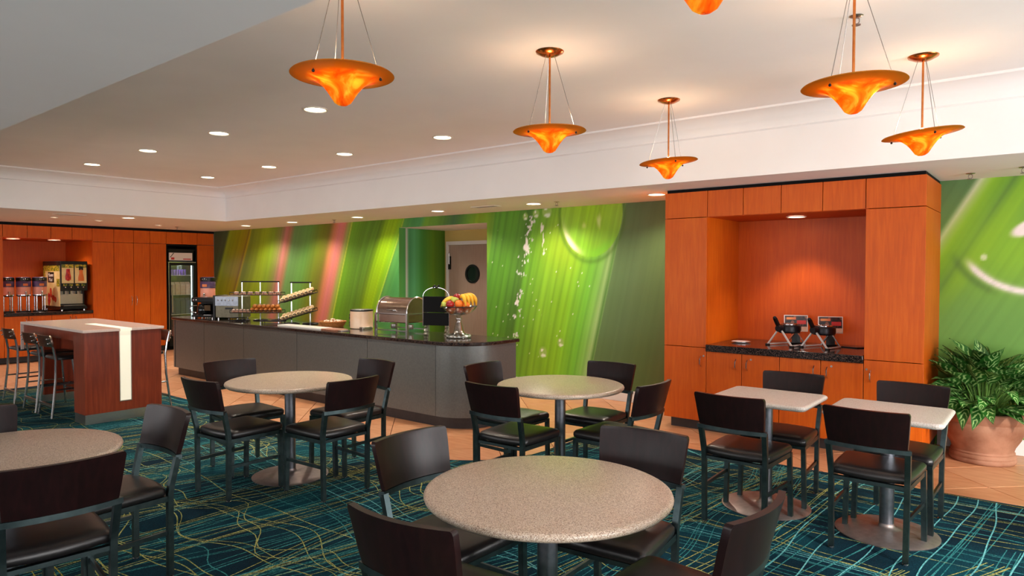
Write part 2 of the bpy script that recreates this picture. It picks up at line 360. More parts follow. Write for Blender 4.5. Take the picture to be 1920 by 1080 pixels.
M['cardprint'] = print_mat('waffle_card_print', [(28, 16, 18), (60, 22, 22), (40, 26, 22), (120, 70, 50), (22, 14, 16)], 40)
M['berry'] = print_mat('berry_print', [(190, 26, 30), (170, 14, 26), (206, 60, 30), (150, 20, 40)], 30)
M['juiceyellow'] = pmat('juice_panel', (222, 190, 120), (236, 214, 160), 6, rough=.35)
M['ventgrey'] = pmat('vent_grey', (150, 140, 138), rough=.6)

# ================================================================== STRUCTURE
YW, XL, ZS, ZC = 7.337, -13.985, 2.419, 2.948      # mural wall, cabinet-wall face, soffit and ceiling heights
YS, XS = 5.947, -10.937                            # soffit faces
OPX0, OPX1, OPZ = -8.19, -6.347, 2.277             # doorway in the mural wall
XLB = -15.35                                       # wall behind the beverage cabinets

# ---- floor slab with individually laid diagonal tiles
fl = MB().box(XLB - .2, Y_FRONT - .2, -.2, X_RIGHT + .2, 8.7, -.012)
floor = struct(fl, 'floor', M['grout'], 'floor of diagonal terracotta coloured tiles')
CARPET = []
def carpet_outline():
    p = [(-10.95, Y_FRONT), (2.6, Y_FRONT), (2.6, 5.735), (-3.53, 5.735)]
    for i in range(0, 10):
        a = PI / 2 * i / 9; p.append((-3.53 - .82 * (1 - math.cos(a)), 4.85 - .82 * math.sin(a)))
    p.append((-10.95, 4.03)); return p
CARPET = carpet_outline()
def inside(poly, x, y):
    c = False; n = len(poly); j = n - 1
    for i in range(n):
        xi, yi = poly[i]; xj, yj = poly[j]
        if (yi > y) != (yj > y) and x < (xj - xi) * (y - yi) / (yj - yi) + xi: c = not c
        j = i
    return c
def clip(poly, ax, v, keep_less):
    out = []
    for i in range(len(poly)):
        a, b = poly[i], poly[(i + 1) % len(poly)]
        ia = (a[ax] <= v) == keep_less; ib = (b[ax] <= v) == keep_less
        if ia: out.append(a)
        if ia != ib:
            t = (v - a[ax]) / (b[ax] - a[ax]); out.append((a[0] + (b[0] - a[0]) * t, a[1] + (b[1] - a[1]) * t))
    return out
def tile_mesh(poly, name):
    cx = sum(p[0] for p in poly) / len(poly); cy = sum(p[1] for p in poly) / len(poly)
    def shr(d): return [(cx + (x - cx) * (1 - d), cy + (y - cy) * (1 - d)) for x, y in poly]
    mb = MB().slab(shr, [(.012, -.012), (.012, -.002), (.02, 0)]); return mb
TS = .7075
full = None; ntile = 0
for i in range(-30, 30):
    for j in range(-30, 60):
        c0 = -3.475 + TS * i; d0 = 6.49 + TS * (j - 20)
        # corners in (c=x+y, d=y-x)
        quad = [((c - d) / 2, (c + d) / 2) for c, d in ((c0, d0), (c0 + TS, d0), (c0 + TS, d0 + TS), (c0, d0 + TS))]
        quad.reverse()
        cx = sum(p[0] for p in quad) / 4; cy = sum(p[1] for p in quad) / 4
        if cx < XL + .3 - .6 or cx > 1.2 or cy < 2.2 or cy > YW + .4: continue
        if all(inside(CARPET, *p) for p in quad): continue
        if cx < -10.9 and cy < 2.6: continue
        if -10.4 < cx < -5.2 and 5.25 < cy < 5.5: continue           # wholly under the counter
        if -2.7 < cx < -1.3 and cy > 6.9: continue                    # wholly under the wall cabinet
        q = clip(clip(quad, 1, YW, True), 0, XL + .1, False)
        if len(q) < 3: continue
        ar = abs(sum(q[k][0] * q[(k + 1) % len(q)][1] - q[(k + 1) % len(q)][0] * q[k][1] for k in range(len(q)))) / 2
        if ar < .004: continue
        if ar > .2495 and full is not None:
            o = bpy.data.objects.new('tile', full); COL.objects.link(o); o.parent = floor
        else:
            cc = ((quad[0][0] + quad[2][0]) / 2, (quad[0][1] + quad[2][1]) / 2)
            o = tile_mesh([(x - cc[0], y - cc[1]) for x, y in q], 'tile').obj('tile', M['tile'], floor, 0)
            if ar > .2495: full = o.data
        o.location = ((quad[0][0] + quad[2][0]) / 2, (quad[0][1] + quad[2][1]) / 2, 0); ntile += 1

# ---- carpet and its woven lines
cp = MB().prism(CARPET[::1], -.011, .004)
carpet = struct(cp, 'carpet', M['carpet'], 'dark teal carpet woven with wandering olive and cyan lines', smooth=0)
rng = random.Random(11)
def yarn_lines():
    groups = {'yarn_olive': MB(), 'yarn_teal': MB(), 'yarn_cyan': MB(), 'yarn_gold': MB()}
    def ribbon(pts, w, mb, z):
        n = len(pts); run = []
        def flush(run):
            if len(run) < 2: return
            v = []; f = []
            for i, (x, y) in enumerate(run):
                a = run[max(i - 1, 0)]; b = run[min(i + 1, len(run) - 1)]; t = Vector((b[0] - a[0], b[1] - a[1])).normalized()
                v += [(x - t.y * w / 2, y + t.x * w / 2, z), (x + t.y * w / 2, y - t.x * w / 2, z)]
            f = [(2 * i, 2 * i + 1, 2 * i + 3, 2 * i + 2) for i in range(len(run) - 1)]; mb.add(v, f)
        for p in pts:
            if inside(CARPET, *p) and -10.8 < p[0] < 1.0 and p[1] > -.2: run.append(p)
            else: flush(run); run = []
        flush(run)
    k = 0
    # lines running across the room (along y), in drifting bundles
    x = -11.0
    while x < 1.4:
        nb = rng.choice([2, 3, 4, 5, 6]); sp = rng.uniform(.022, .05); slant = rng.uniform(-.14, .34); amp = rng.uniform(.0, .07); wl = rng.uniform(1.2, 2.6); ph = rng.uniform(0, 7)
        cname = rng.choices(['yarn_olive', 'yarn_teal', 'yarn_cyan'], [2.4, 3, 1.4 if x > -1.6 else .5])[0]
        y0 = rng.choice([-.2, -.2, rng.uniform(0, 2)]); y1 = rng.choice([6, 6, rng.uniform(3, 5)])
        for b in range(nb):
            xo = x + b * sp * rng.uniform(.8, 1.3); sl = slant + rng.uniform(-.03, .03); p2 = ph + rng.uniform(-.3, .3)
            pts = []
            for i in range(int((y1 - y0) / .07)):
                y = y0 + i * .07; pts.append((xo + sl * (y - 3) + amp * math.sin(2 * PI * y / wl + p2), y))
            k += 1; ribbon(pts, rng.uniform(.0038, .0065), groups[cname if rng.random() < .8 else 'yarn_teal'], .0046 + (k % 40) * .00002)
        x += nb * sp * .62 + rng.uniform(.0, .05)
    # lines running along the room (along x), looser and more wavy
    y = -.3
    while y < 6.2:
        nb = rng.choice([1, 2, 3]); sp = rng.uniform(.03, .07); slant = rng.uniform(-.12, .05); amp = rng.uniform(.02, .11); wl = rng.uniform(1.0, 2.4); ph = rng.uniform(0, 7)
        cname = rng.choices(['yarn_olive', 'yarn_teal', 'yarn_cyan', 'yarn_gold'], [4, 1.5, 1, .8])[0]
        for b in range(nb):
            yo = y + b * sp; p2 = ph + rng.uniform(-.5, .5); am = amp * rng.uniform(.7, 1.3); s2 = slant + rng.uniform(-.02, .02)
            pts = []
            for i in range(int(12.2 / .06)):
                xx = -11 + i * .06; calm = .25 if xx > -1.8 else 1
                pts.append((xx, yo + s2 * (xx + 3) + calm * am * (math.sin(2 * PI * xx / wl + p2) + .5 * math.sin(2 * PI * xx / (wl * .43) + 2 * p2))))
            k += 1; ribbon(pts, rng.uniform(.0045, .0075), groups[cname], .0046 + (k % 40) * .00002)
        y += nb * sp * .8 + rng.uniform(.02, .11)
    # free cyan waves in the square-table corner
    for b in range(9):
        xo = -1.3 + b * .17 + rng.uniform(-.04, .04); ph = rng.uniform(0, 6)
        pts = [(xo + .03 * math.sin(y * 2.6 + ph) + .008 * math.sin(y * 7.1 + ph) + .05 * (y - 5), y) for y in [3 + i * .06 for i in range(46)]]
        k += 1; ribbon(pts, .0075, groups['yarn_cyan'], .0056)
    for n, mb in groups.items():
        o = mb.obj('woven_lines', M[n], carpet, 0); o['kind'] = 'stuff'
yarn_lines()

# ---- mural wall: printed leaf picture painted per vertex from formulas
def vnoise(x, seed, n=4096):
    r = np.random.RandomState(seed).rand(n); xi = np.floor(x).astype(int); t = x - xi; t = t * t * (3 - 2 * t)
    return r[xi % n] * (1 - t) + r[(xi + 1) % n] * t
def sstep(a, b, x):
    t = np.clip((x - a) / (b - a), 0, 1); return t * t * (3 - 2 * t)
def mixc(c, col, m): return c * (1 - m[:, None]) + np.array(col, float)[None, :] * m[:, None]
LEFT_STOPS = [(-14.2, 60, 75, 50), (-13.82, 62, 84, 52), (-13.72, 130, 150, 30), (-13.4, 132, 138, 12), (-13.05, 146, 134, 16), (-12.98, 120, 100, 30), (-12.93, 176, 160, 22), (-12.86, 112, 130, 38),
    (-12.3, 138, 160, 26), (-11.95, 122, 150, 36), (-11.72, 128, 130, 70), (-11.55, 176, 112, 108), (-11.42, 160, 112, 84), (-11.28, 98, 140, 80), (-10.8, 96, 146, 66), (-10.45, 108, 122, 30), (-10.25, 104, 104, 34),
    (-10.08, 190, 120, 84), (-9.95, 206, 122, 120), (-9.82, 196, 122, 104), (-9.72, 150, 158, 80), (-9.665, 132, 160, 60), (-9.645, 190, 205, 70), (-9.61, 104, 160, 34), (-9.2, 92, 138, 40), (-9.0, 90, 128, 34), (-8.85, 128, 168, 20),
    (-8.62, 140, 182, 14), (-8.48, 110, 160, 36), (-8.46, 170, 195, 60), (-8.43, 84, 146, 66), (-8.2, 70, 140, 74), (-8.0, 74, 146, 84), (-7.9, 110, 160, 50), (-7.5, 84, 130, 50), (-7.25, 66, 106, 66), (-7.0, 90, 140, 50), (-6.7, 128, 160, 30), (-6.36, 104, 150, 40),
    (-6.34, 84, 142, 40), (-6.0, 92, 152, 40), (-5.82, 82, 132, 42), (-5.74, 72, 112, 40), (-5.66, 100, 158, 44), (-5.3, 126, 178, 44), (-4.9, 130, 186, 40), (-4.6, 112, 182, 56), (-4.45, 126, 178, 84), (-4.38, 150, 184, 116), (-4.33, 92, 140, 64), (-4.315, 120, 160, 90), (-4.30, 92, 120, 74), (-4.0, 90, 114, 72), (-3.6, 84, 104, 56), (-3.2, 90, 92, 48)]
def mural_color(x, z):
    s = np.interp(x, [-14, -12.6, -12, -9.3, -8.7, -8.2, -6.6, -6.2, -4.4, -3.4], [.5, .5, .34, .34, .48, .48, .3, .19, .235, .2])
    u = x - s * (z - 1.6)
    st = np.array(LEFT_STOPS, float)
    c = np.stack([np.interp(u, st[:, 0], st[:, k]) for k in (1, 2, 3)], 1)
    # soft colour drift and fibre streaks along the blades
    f = .5 * vnoise(u * 26 + 40 * .02 * z, 1) + .3 * vnoise(u * 70 + z * .6, 2) + .2 * vnoise(u * 9 + z * .9 + 300, 3)
    amp = np.interp(u, [-13.9, -9.7, -9.6, -8.4, -8.3, -6.36, -6.34, -4.3, -4.28, -3.3], [.10, .08, .18, .14, .10, .10, .09, .09, .05, .04])
    c *= (1 + amp * (f - .5) * 1.6)[:, None]
    # leaf veins on the big blade
    leaf = sstep(-6.34, -6.30, u) * (1 - sstep(-4.34, -4.31, u))
    vein = np.abs(((u + .02 * np.sin(z * 2)) / .115) % 1 - .5); c *= (1 - .09 * leaf * (1 - sstep(.0, .3, vein)))[:, None]
    c *= (1 + .10 * leaf * (vnoise(z * 2.2 + u * 3, 8) - .5))[:, None]
    # warm patch on the leaf
    w = np.exp(-(((x + 5.05) / .35) ** 2 + ((z - 1.9) / .35) ** 2)) * leaf; c = mixc(c, (150, 165, 30), .5 * w)
    # bead chain of dew
    r = np.random.RandomState(5)
    def drop(cx, cz, rx, rz, col=(232, 228, 222), jag=.25, soft=.25):
        nonlocal c
        sel = (np.abs(x - cx) < rx * 1.6) & (np.abs(z - cz) < rz * 1.6)
        if not sel.any(): return
        xx = x[sel]; zz = z[sel]; a = np.arctan2((zz - cz) / rz, (xx - cx) / rx)
        rr = np.hypot((xx - cx) / rx, (zz - cz) / rz) * (1 + jag * np.sin(3 * a + cx * 40) + jag * .6 * np.sin(5 * a + cz * 30))
        m = 1 - sstep(1 - soft, 1, rr); c[sel] = mixc(c[sel], col, m)
    for k in range(150):
        zz = r.uniform(.15, 2.35); xx = -5.955 + .187 * (zz - .25) + r.normal(0, .045); rad = r.uniform(.005, .014)
        if 1.35 < zz < 1.5 or .75 < zz < .95: continue
        drop(xx, zz, rad, rad * r.uniform(1, 2.2), (r.uniform(190, 240),) * 3)
    for (dx, dz, rx, rz) in [(-5.64, 1.93, .038, .11), (-5.58, 2.18, .026, .04), (-5.80, 1.17, .028, .05), (-5.55, 2.25, .02, .03), (-5.38, 2.17, .028, .05), (-5.36, 2.0, .014, .07), (-5.35, 1.84, .014, .045), (-5.93, .42, .026, .03), (-5.91, .50, .015, .025), (-5.86, .18, .012, .035)]:
        drop(dx, dz, rx, rz, (226, 222, 216), .3)
    for (dx, dz, rad) in [(-5.36, .51, .075), (-5.075, .66, .06), (-5.30, 2.38, .09), (-5.48, 2.36, .06), (-5.66, 2.33, .05)]:
        drop(dx, dz, rad, rad * 1.15, (150, 186, 90), 0, .3); drop(dx + rad * .1, dz - rad * .55, rad * .7, rad * .4, (216, 224, 200), .1, .5); drop(dx - rad * .2, dz + rad * .4, rad * .35, rad * .3, (226, 232, 214), .1, .5)
    for k in range(60):
        drop(r.uniform(-6.25, -4.6), r.uniform(.4, 2.3), .006, .008, (225, 226, 215), 0)
    # the big hanging dew drop
    cx, cz, rx, rz = -4.62, 2.32, .46, .56
    dx = (x - cx) / rx; dz = (z - cz) / rz; rr = np.hypot(dx, dz)
    c = mixc(c, (70, 110, 30), .45 * np.exp(-((np.hypot((x - cx) / (rx * 1.04), (z - cz + .02) / (rz * 1.05)) - 1) / .05) ** 2) * (dz < .2))
    m = 1 - sstep(.97, 1.0, rr)
    body = np.stack([150 + 26 * dz, 200 + 14 * dz, 30 + 30 * np.abs(dx)], 1) * (1 + .10 * (vnoise(u * 40, 6) - .5) + .08 * (f - .5))[:, None]
    c = c * (1 - m[:, None]) + body * m[:, None]
    cres = m * np.exp(-((rr - .93) / .085) ** 2) * np.exp(-((np.arctan2(dz, dx) + 2.35) / .42) ** 2); c = mixc(c, (236, 220, 200), np.clip(cres * 1.2, 0, 1))
    low = m * np.exp(-((rr - .9) / .1) ** 2) * np.exp(-((np.arctan2(dz, dx) + 1.2) / .5) ** 2); c = mixc(c, (120, 200, 40), .7 * low)
    drop(-4.50, 2.22, .05, .13, (196, 218, 130), .12, .9); drop(-4.72, 2.17, .05, .06, (186, 212, 104), .1, .9)
    # ---- right-hand panel beyond the cabinet: blurred diagonal blades and a drop
    rt = x > -1.6
    t = (x + .854) - .567 * (z - 1.93)
    d = np.stack([np.interp(t, [-.6, -.03, .02, .06, .12, .20, .27, .34, .42, .5, .7, 1.2], v) for v in ([84, 92, 206, 170, 138, 116, 96, 124, 132, 110, 122, 130], [120, 128, 214, 200, 190, 168, 140, 172, 182, 160, 172, 176], [70, 78, 176, 110, 44, 46, 56, 44, 46, 60, 56, 60])], 1)
    lowm = sstep(1.65, 1.05, z - .5 * (x + .85)); d = mixc(d, (112, 162, 76), lowm)
    g = np.exp(-(((x + .35) / .5) ** 2 + ((z - 1.8) / .34) ** 2)); d = mixc(d, (140, 192, 44), .75 * g)
    ang = np.arctan2((z - 1.95) / .55, (x + .16) / .58); rr = np.hypot((x + .16) / .58, (z - 1.95) / .55)
    cr = np.exp(-((rr - .97) / .055) ** 2) * sstep(-2.75, -2.4, ang) * sstep(-.9, -1.3, ang); d = mixc(d, (238, 232, 224), np.clip(cr * 1.2, 0, 1))
    d = mixc(d, (84, 120, 56), .6 * np.exp(-((rr - 1.10) / .06) ** 2) * sstep(-2.9, -2.6, ang) * sstep(-1.9, -2.2, ang))
    d = mixc(d, (240, 228, 226), 1 - sstep(.6, 1.0, np.hypot((x + .20) / .17, (z - 1.98 - .4 * (x + .2)) / .085)))
    d = mixc(d, (226, 232, 200), .8 * (1 - sstep(.4, 1, np.hypot((x + .53) / .035, (z - 1.72) / .04))))
    d *= (1 + .06 * (vnoise(t * 40 + z, 9) - .5))[:, None]
    c = np.where(rt[:, None], d, c)
    return np.clip(c, 0, 255)
def lin_np(c):
    c = c / 255; return np.where(c <= .04045, c / 12.92, ((c + .055) / 1.055) ** 2.4)
def printed_grid(name, us, vs, place, keep, colour):
    nu, nv = len(us), len(vs); U, V = np.meshgrid(us, vs, indexing='ij'); u = U.ravel(); v = V.ravel()
    pts = place(u, v); i, j = np.meshgrid(np.arange(nu - 1), np.arange(nv - 1), indexing='ij')
    uc = (us[:-1] + us[1:]) / 2; vc = (vs[:-1] + vs[1:]) / 2; UC, VC = np.meshgrid(uc, vc, indexing='ij'); k = keep(UC, VC)
    i = i[k]; j = j[k]; quads = np.stack([i * nv + j, (i + 1) * nv + j, (i + 1) * nv + j + 1, i * nv + j + 1], 1)
    me = bpy.data.meshes.new(name); me.vertices.add(len(u)); me.vertices.foreach_set('co', pts.astype(np.float32).ravel())
    nq = len(quads); me.loops.add(nq * 4); me.loops.foreach_set('vertex_index', quads.ravel().astype(np.int32))
    me.polygons.add(nq); me.polygons.foreach_set('loop_start', np.arange(0, nq * 4, 4, dtype=np.int32)); me.update(calc_edges=True); me.validate()
    at = me.color_attributes.new('print', 'FLOAT_COLOR', 'POINT'); col = np.ones((len(u), 4), np.float32); col[:, :3] = lin_np(colour(u, v)); at.data.foreach_set('color', col.ravel())
    me.materials.append(M['mural']); o = bpy.data.objects.new(name, me); COL.objects.link(o); return o
xs = np.concatenate([np.arange(XL, OPX0 - .02, .022), [OPX0], np.arange(OPX0 + .02, OPX1 - .01, .022), [OPX1], np.arange(OPX1 + .012, -3.05, .0125), np.arange(-3.0, -.95, .2), np.arange(-.92, .6, .015), np.arange(.65, X_RIGHT + .01, .1)])
zs = np.concatenate([np.arange(0, OPZ - .01, .0165), [OPZ], np.arange(OPZ + .016, ZS, .0165), [ZS]])
wb = printed_grid('wall_back', xs, zs, lambda u, v: np.stack([u, np.full_like(u, YW), v], 1), lambda U, V: ~((U > OPX0) & (U < OPX1) & (V < OPZ)), mural_color)
tag(wb, 'wall printed with a giant mural of green grass blades and dew', None, None, 'structure')
# left return of the doorway carries the mural on
ys = np.arange(0, 1.056, .0258); zz = np.append(np.arange(0, OPZ, .03), OPZ)
def side_color(u, v):
    st = np.array([(0, 84, 150, 70), (.14, 72, 146, 76), (.15, 196, 200, 190), (.175, 186, 190, 176), (.19, 70, 146, 90), (.33, 88, 168, 110), (.5, 70, 140, 60), (.75, 96, 140, 34), (1.1, 66, 112, 36)], float)
    q = u + .0 * v; c = np.stack([np.interp(q, st[:, 0], st[:, k]) for k in (1, 2, 3)], 1); return c * (1 + .08 * (vnoise(u * 30, 4) - .5))[:, None]
rv = printed_grid('wall_doorway_left', ys, zz, lambda u, v: np.stack([np.full_like(u, OPX0), YW + u, v], 1), lambda U, V: U > -1, side_color)
tag(rv, 'mural-covered side of the doorway recess', None, None, 'structure')
YB = 8.385
struct(MB().box(-9.2, YB, 0, -4.2, YB + .12, 2.5), 'wall_doorway_back', M['yellowwall'], 'yellow wall behind the doorway')
struct(MB().box(OPX1, YW + .005, 0, OPX1 + .12, YB, 2.5), 'wall_doorway_right', M['wallp'])
struct(MB().box(OPX0, YW + .005, OPZ, OPX1 + .12, YB, OPZ + .1), 'ceiling_doorway', M['ceiling'])
# back door with porthole
def back_door():
    x0, x1 = -8.07, -7.08
    fr = MB().box(x0 - .06, YB - .05, 0, x0, YB - .001, 2.09).box(x1, YB - .05, 0, x1 + .06, YB - .001, 2.09).box(x0, YB - .05, 2.03, x1, YB - .001, 2.09)
    d = struct(fr, 'door_1', M['doorframe'], 'taupe swing door with a round porthole in a pale frame')
    MB().box(x0 + .004, YB - .035, .01, x1 - .004, YB - .004, 2.026).obj('door_leaf', M['doorgrey'], d)
    cx, cz = -7.53, 1.545
    ring = [(.155, 0), (.155, .02), (.12, .02), (.12, 0)]
    mb = MB().lathe(ring + [ring[0]], n=32, cap=False); mb.map(lambda p: (cx + p[0], YB - .036 - p[2], cz + p[1])); mb.obj('porthole_ring', M['black'], d)
    mb = MB().lathe([(.121, 0), (.121, .006)], n=32); mb.map(lambda p: (cx + p[0], YB - .036 - p[2], cz + p[1])); mb.obj('porthole_pane', M['screen'], d)
    for hz in (1.8, .9, .25): MB().cyl((x0 + .01, YB - .045), .014, hz - .09, hz + .09, 10).obj('hinge', M['steel'], d)
    MB().box(x0 - .01, YB - .05, 1.62, x0 + .05, YB - .037, 1.84).obj('closer_plate', M['black'], d)
back_door()

# ---- the other walls
struct(MB().box(XLB - .15, Y_FRONT, 0, XLB, YW + .2, 2.6), 'wall_left', M['wallp'])
def window_wall(name, spans, axis, pos, thick, lo, hi, full):
    mb = MB(); z0, z1 = .38, 2.32
    def bx(a, b, c, d):
        if axis == 'x': mb.box(a, pos - thick, c, b, pos, d)
        else: mb.box(pos, a, c, pos + thick, b, d)
    bx(lo, hi, 0, z0); bx(lo, hi, z1, full)
    e = [lo] + [q for s in spans for q in s] + [hi]
    for a, b in zip(e[0::2], e[1::2]): bx(a, b, z0, z1)
    struct(mb, name, M['wallp'])
window_wall('wall_front', WIN_FRONT, 'x', Y_FRONT, .2, XLB, X_RIGHT, 3.1)
window_wall('wall_right', WIN_RIGHT, 'y', X_RIGHT, .2, Y_FRONT, 8.6, 3.1)
wi = 0
for spans, axis in ((WIN_FRONT, 'x'), (WIN_RIGHT, 'y')):
    for a, b in spans:
        wi += 1; mb = MB(); t = .05; z0, z1 = .38, 2.32
        bars = [(a, a + t, z0, z1), (b - t, b, z0, z1), (a + t, b - t, z0, z0 + t), (a + t, b - t, z1 - t, z1), ((a + b) / 2 - .02, (a + b) / 2 + .02, z0 + t, z1 - t)]
        for p, q, c, d in bars:
            if axis == 'x': mb.box(p, Y_FRONT - .06, c, q, Y_FRONT - .01, d)
            else: mb.box(X_RIGHT + .01, p, c, X_RIGHT + .06, q, d)
        struct(mb, 'window_%d' % wi, M['white'])
# baseboards
struct(MB().box(-.86, YW - .018, 0, X_RIGHT, YW - .001, .14), 'baseboard_right', M['white'], 'white baseboard under the mural beside the plant', bevel=.004)
struct(MB().box(OPX1, YW - .018, 0, -3.18, YW - .001, .14), 'baseboard_back', M['white'], 'white baseboard under the mural', bevel=.004)

# ---- ceiling: raised tray, coved edge, soffits
struct(MB().box(XS - .2, 1.2, ZC, X_RIGHT, YS + .2, ZC + .1), 'ceiling', M['ceiling'], 'raised white tray ceiling')
YFS = 1.272
struct(MB().box(XLB, YS + .02, ZS, X_RIGHT, YB + .1, ZS + .08), 'ceiling_soffit_back', M['soffit'], 'lowered soffit along the mural wall')
struct(MB().box(XLB, YFS - .02, ZS, XS - .02, YS + .02, ZS + .08), 'ceiling_soffit_left', M['soffit'], 'lowered soffit along the cabinet wall')
struct(MB().box(XLB, Y_FRONT, ZS, X_RIGHT, YFS - .02, ZS + .08), 'ceiling_soffit_front', M['soffit'], 'lowered soffit along the window side')
struct(MB().box(XS - .02, YFS - .02, ZS, X_RIGHT, YFS, ZC), 'trim_1', M['soffit'])
prof = [(0, ZS), (0, 2.80), (.018, 2.812), (.018, 2.822)]
for i in range(0, 9):
    a = PI / 2 * i / 8; prof.append((.018 + .235 * (1 - math.cos(a)), 2.822 + .108 * math.sin(a)))
prof += [(.258, 2.930), (.262, 2.936), (.262, ZC)]
cv = MB(); n = len(prof); v = []
for (o_, z) in prof: v += [(X_RIGHT, YS - o_, z), (XS + o_, YS - o_, z), (XS + o_, YFS, z)]
f = []
for i in range(n - 1):
    for k in (0, 1): f.append((3 * i + k, 3 * i + k + 1, 3 * i + k + 4, 3 * i + k + 3))
cv.add(v, f); cv.add([(X_RIGHT, YS, ZS), (XS, YS, ZS), (XS, YFS, ZS), (X_RIGHT, YS + .02, ZS), (XS - .02, YS + .02, ZS), (XS - .02, YFS, ZS)], [(0, 3, 4, 1), (1, 4, 5, 2)])
struct(cv, 'trim_2', M['ceiling'], 'coved white edge of the raised ceiling', smooth=30)
struct(MB().box(XLB, YW, 0, XL, YW + .1, 2.6), 'wall_back_corner', M['wallp'])

# ================================================================== BUILT-IN CABINETS
def bow_handle(mb_axis, c, h, horizontal_axis):
    pass
def pull(root, off, x, y, z0, z1, out, parent=None, name='handle'):
    # slim D pull; out = direction the door faces
    o = .032; r = .0055; pts = []
    for t in np.linspace(0, 1, 9):
        d = o * min(1, 4 * t, 4 * (1 - t)) if True else 0
        pts.append((x + out[0] * d, y + out[1] * d, z0 + (z1 - z0) * t))
    return MB().tube(pts, r, 8).obj(name, M['chrome'], parent or root, off=off)
def right_cabinet():
    XA, XB, YF = -3.175, -.86, 6.465
    xs = [XA, -2.722, -2.367, -2.015, -1.655, -1.308, XB]; zb, zl, zu, zt = .10, .833, 2.127, 2.385
    off = ((XA + XB) / 2, (YF + YW) / 2, 0)
    r = thing('wall_cabinet', 'tall orange cherry wood cabinet wall with a lit waffle niche', 'cabinet', off)
    g = .003; th = .02
    # carcass pieces
    mb = MB().box(XA, YF + th, zb, XA + .02, YW - .002, zt).box(xs[1] - .02, YF + th, zb, xs[1], YW - .002, zt).box(xs[5], YF + th, zb, xs[5] + .02, YW - .002, zt)
    mb.box(XA, YF + th, zb, XB - .02, YW - .002, zb + .02)
    mb.obj('carcass', M['cherry'], r, off=off)
    MB().box(XB - .02, YF + th + .001, zb - .0, XB, YW - .002, zu - g).obj('side_panel', M['cherry'], r, off=off)
    MB().box(XB - .02, YF + th + .001, zu + g, XB, YW - .002, zt).obj('side_panel', M['cherry'], r, off=off)
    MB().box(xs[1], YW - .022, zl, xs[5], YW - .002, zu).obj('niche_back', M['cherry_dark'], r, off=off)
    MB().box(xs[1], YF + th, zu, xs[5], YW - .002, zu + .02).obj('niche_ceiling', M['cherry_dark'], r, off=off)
    MB().box(XA + .06, YF + .05, 0, XB - .02, YW - .002, zb).obj('toe_kick', M['toe'], r, off=off)
    MB().box(XA + .01, YF + .03, zt, XB - .01, YW - .002, ZS - .002).obj('top_filler', M['blackmat'], r, off=off)
    for i in range(6):
        MB().box(xs[i] + g, YF, zu + g, xs[i + 1] - (g if i < 5 else 0), YF + th, zt).obj('upper_door', M['cherry'], r, bevel=.0015, off=off)
    for a, b in ((0, 1), (5, 6)):
        MB().box(xs[a] + g, YF, zl + g, xs[b] - (g if b < 6 else 0), YF + th, zu - g).obj('tall_panel', M['cherry'], r, bevel=.0015, off=off)
    low = [(0, 1, zl, 'r'), (1, 2, .80, 'r'), (2, 3, .80, 'l'), (3, 4, .80, 'r'), (4, 5, .80, 'l'), (5, 6, zl, 'l')]
    for a, b, top, side in low:
        d = MB().box(xs[a] + g, YF, zb, xs[b] - (g if b < 6 else 0), YF + th, top - g).obj('door', M['cherry'], r, bevel=.0015, off=off)
        hx = xs[b] - .055 if side == 'r' else xs[a] + .055
        pull(r, off, hx, YF, .645, .745, (0, -1), d)
        if (a in (0, 2, 4, 5)):
            lx = hx + (.035 if side == 'l' and a != 5 else (.03 if side == 'r' else -.03))
            k = MB().lathe([(.009, 0), (.009, .006)], n=12); k.map(lambda p: (lx + p[0], YF - p[2], .752 + p[1])); k.obj('lock', M['steel'], d, off=off)
    c = MB().box(xs[1] + .001, YF - .025, .80, xs[5] - .001, YW - .024, .868)
    tag(c.obj('niche_countertop', M['granite'], None, bevel=.006), 'polished dark granite worktop inside the lit cabinet niche', 'countertop')
right_cabinet()

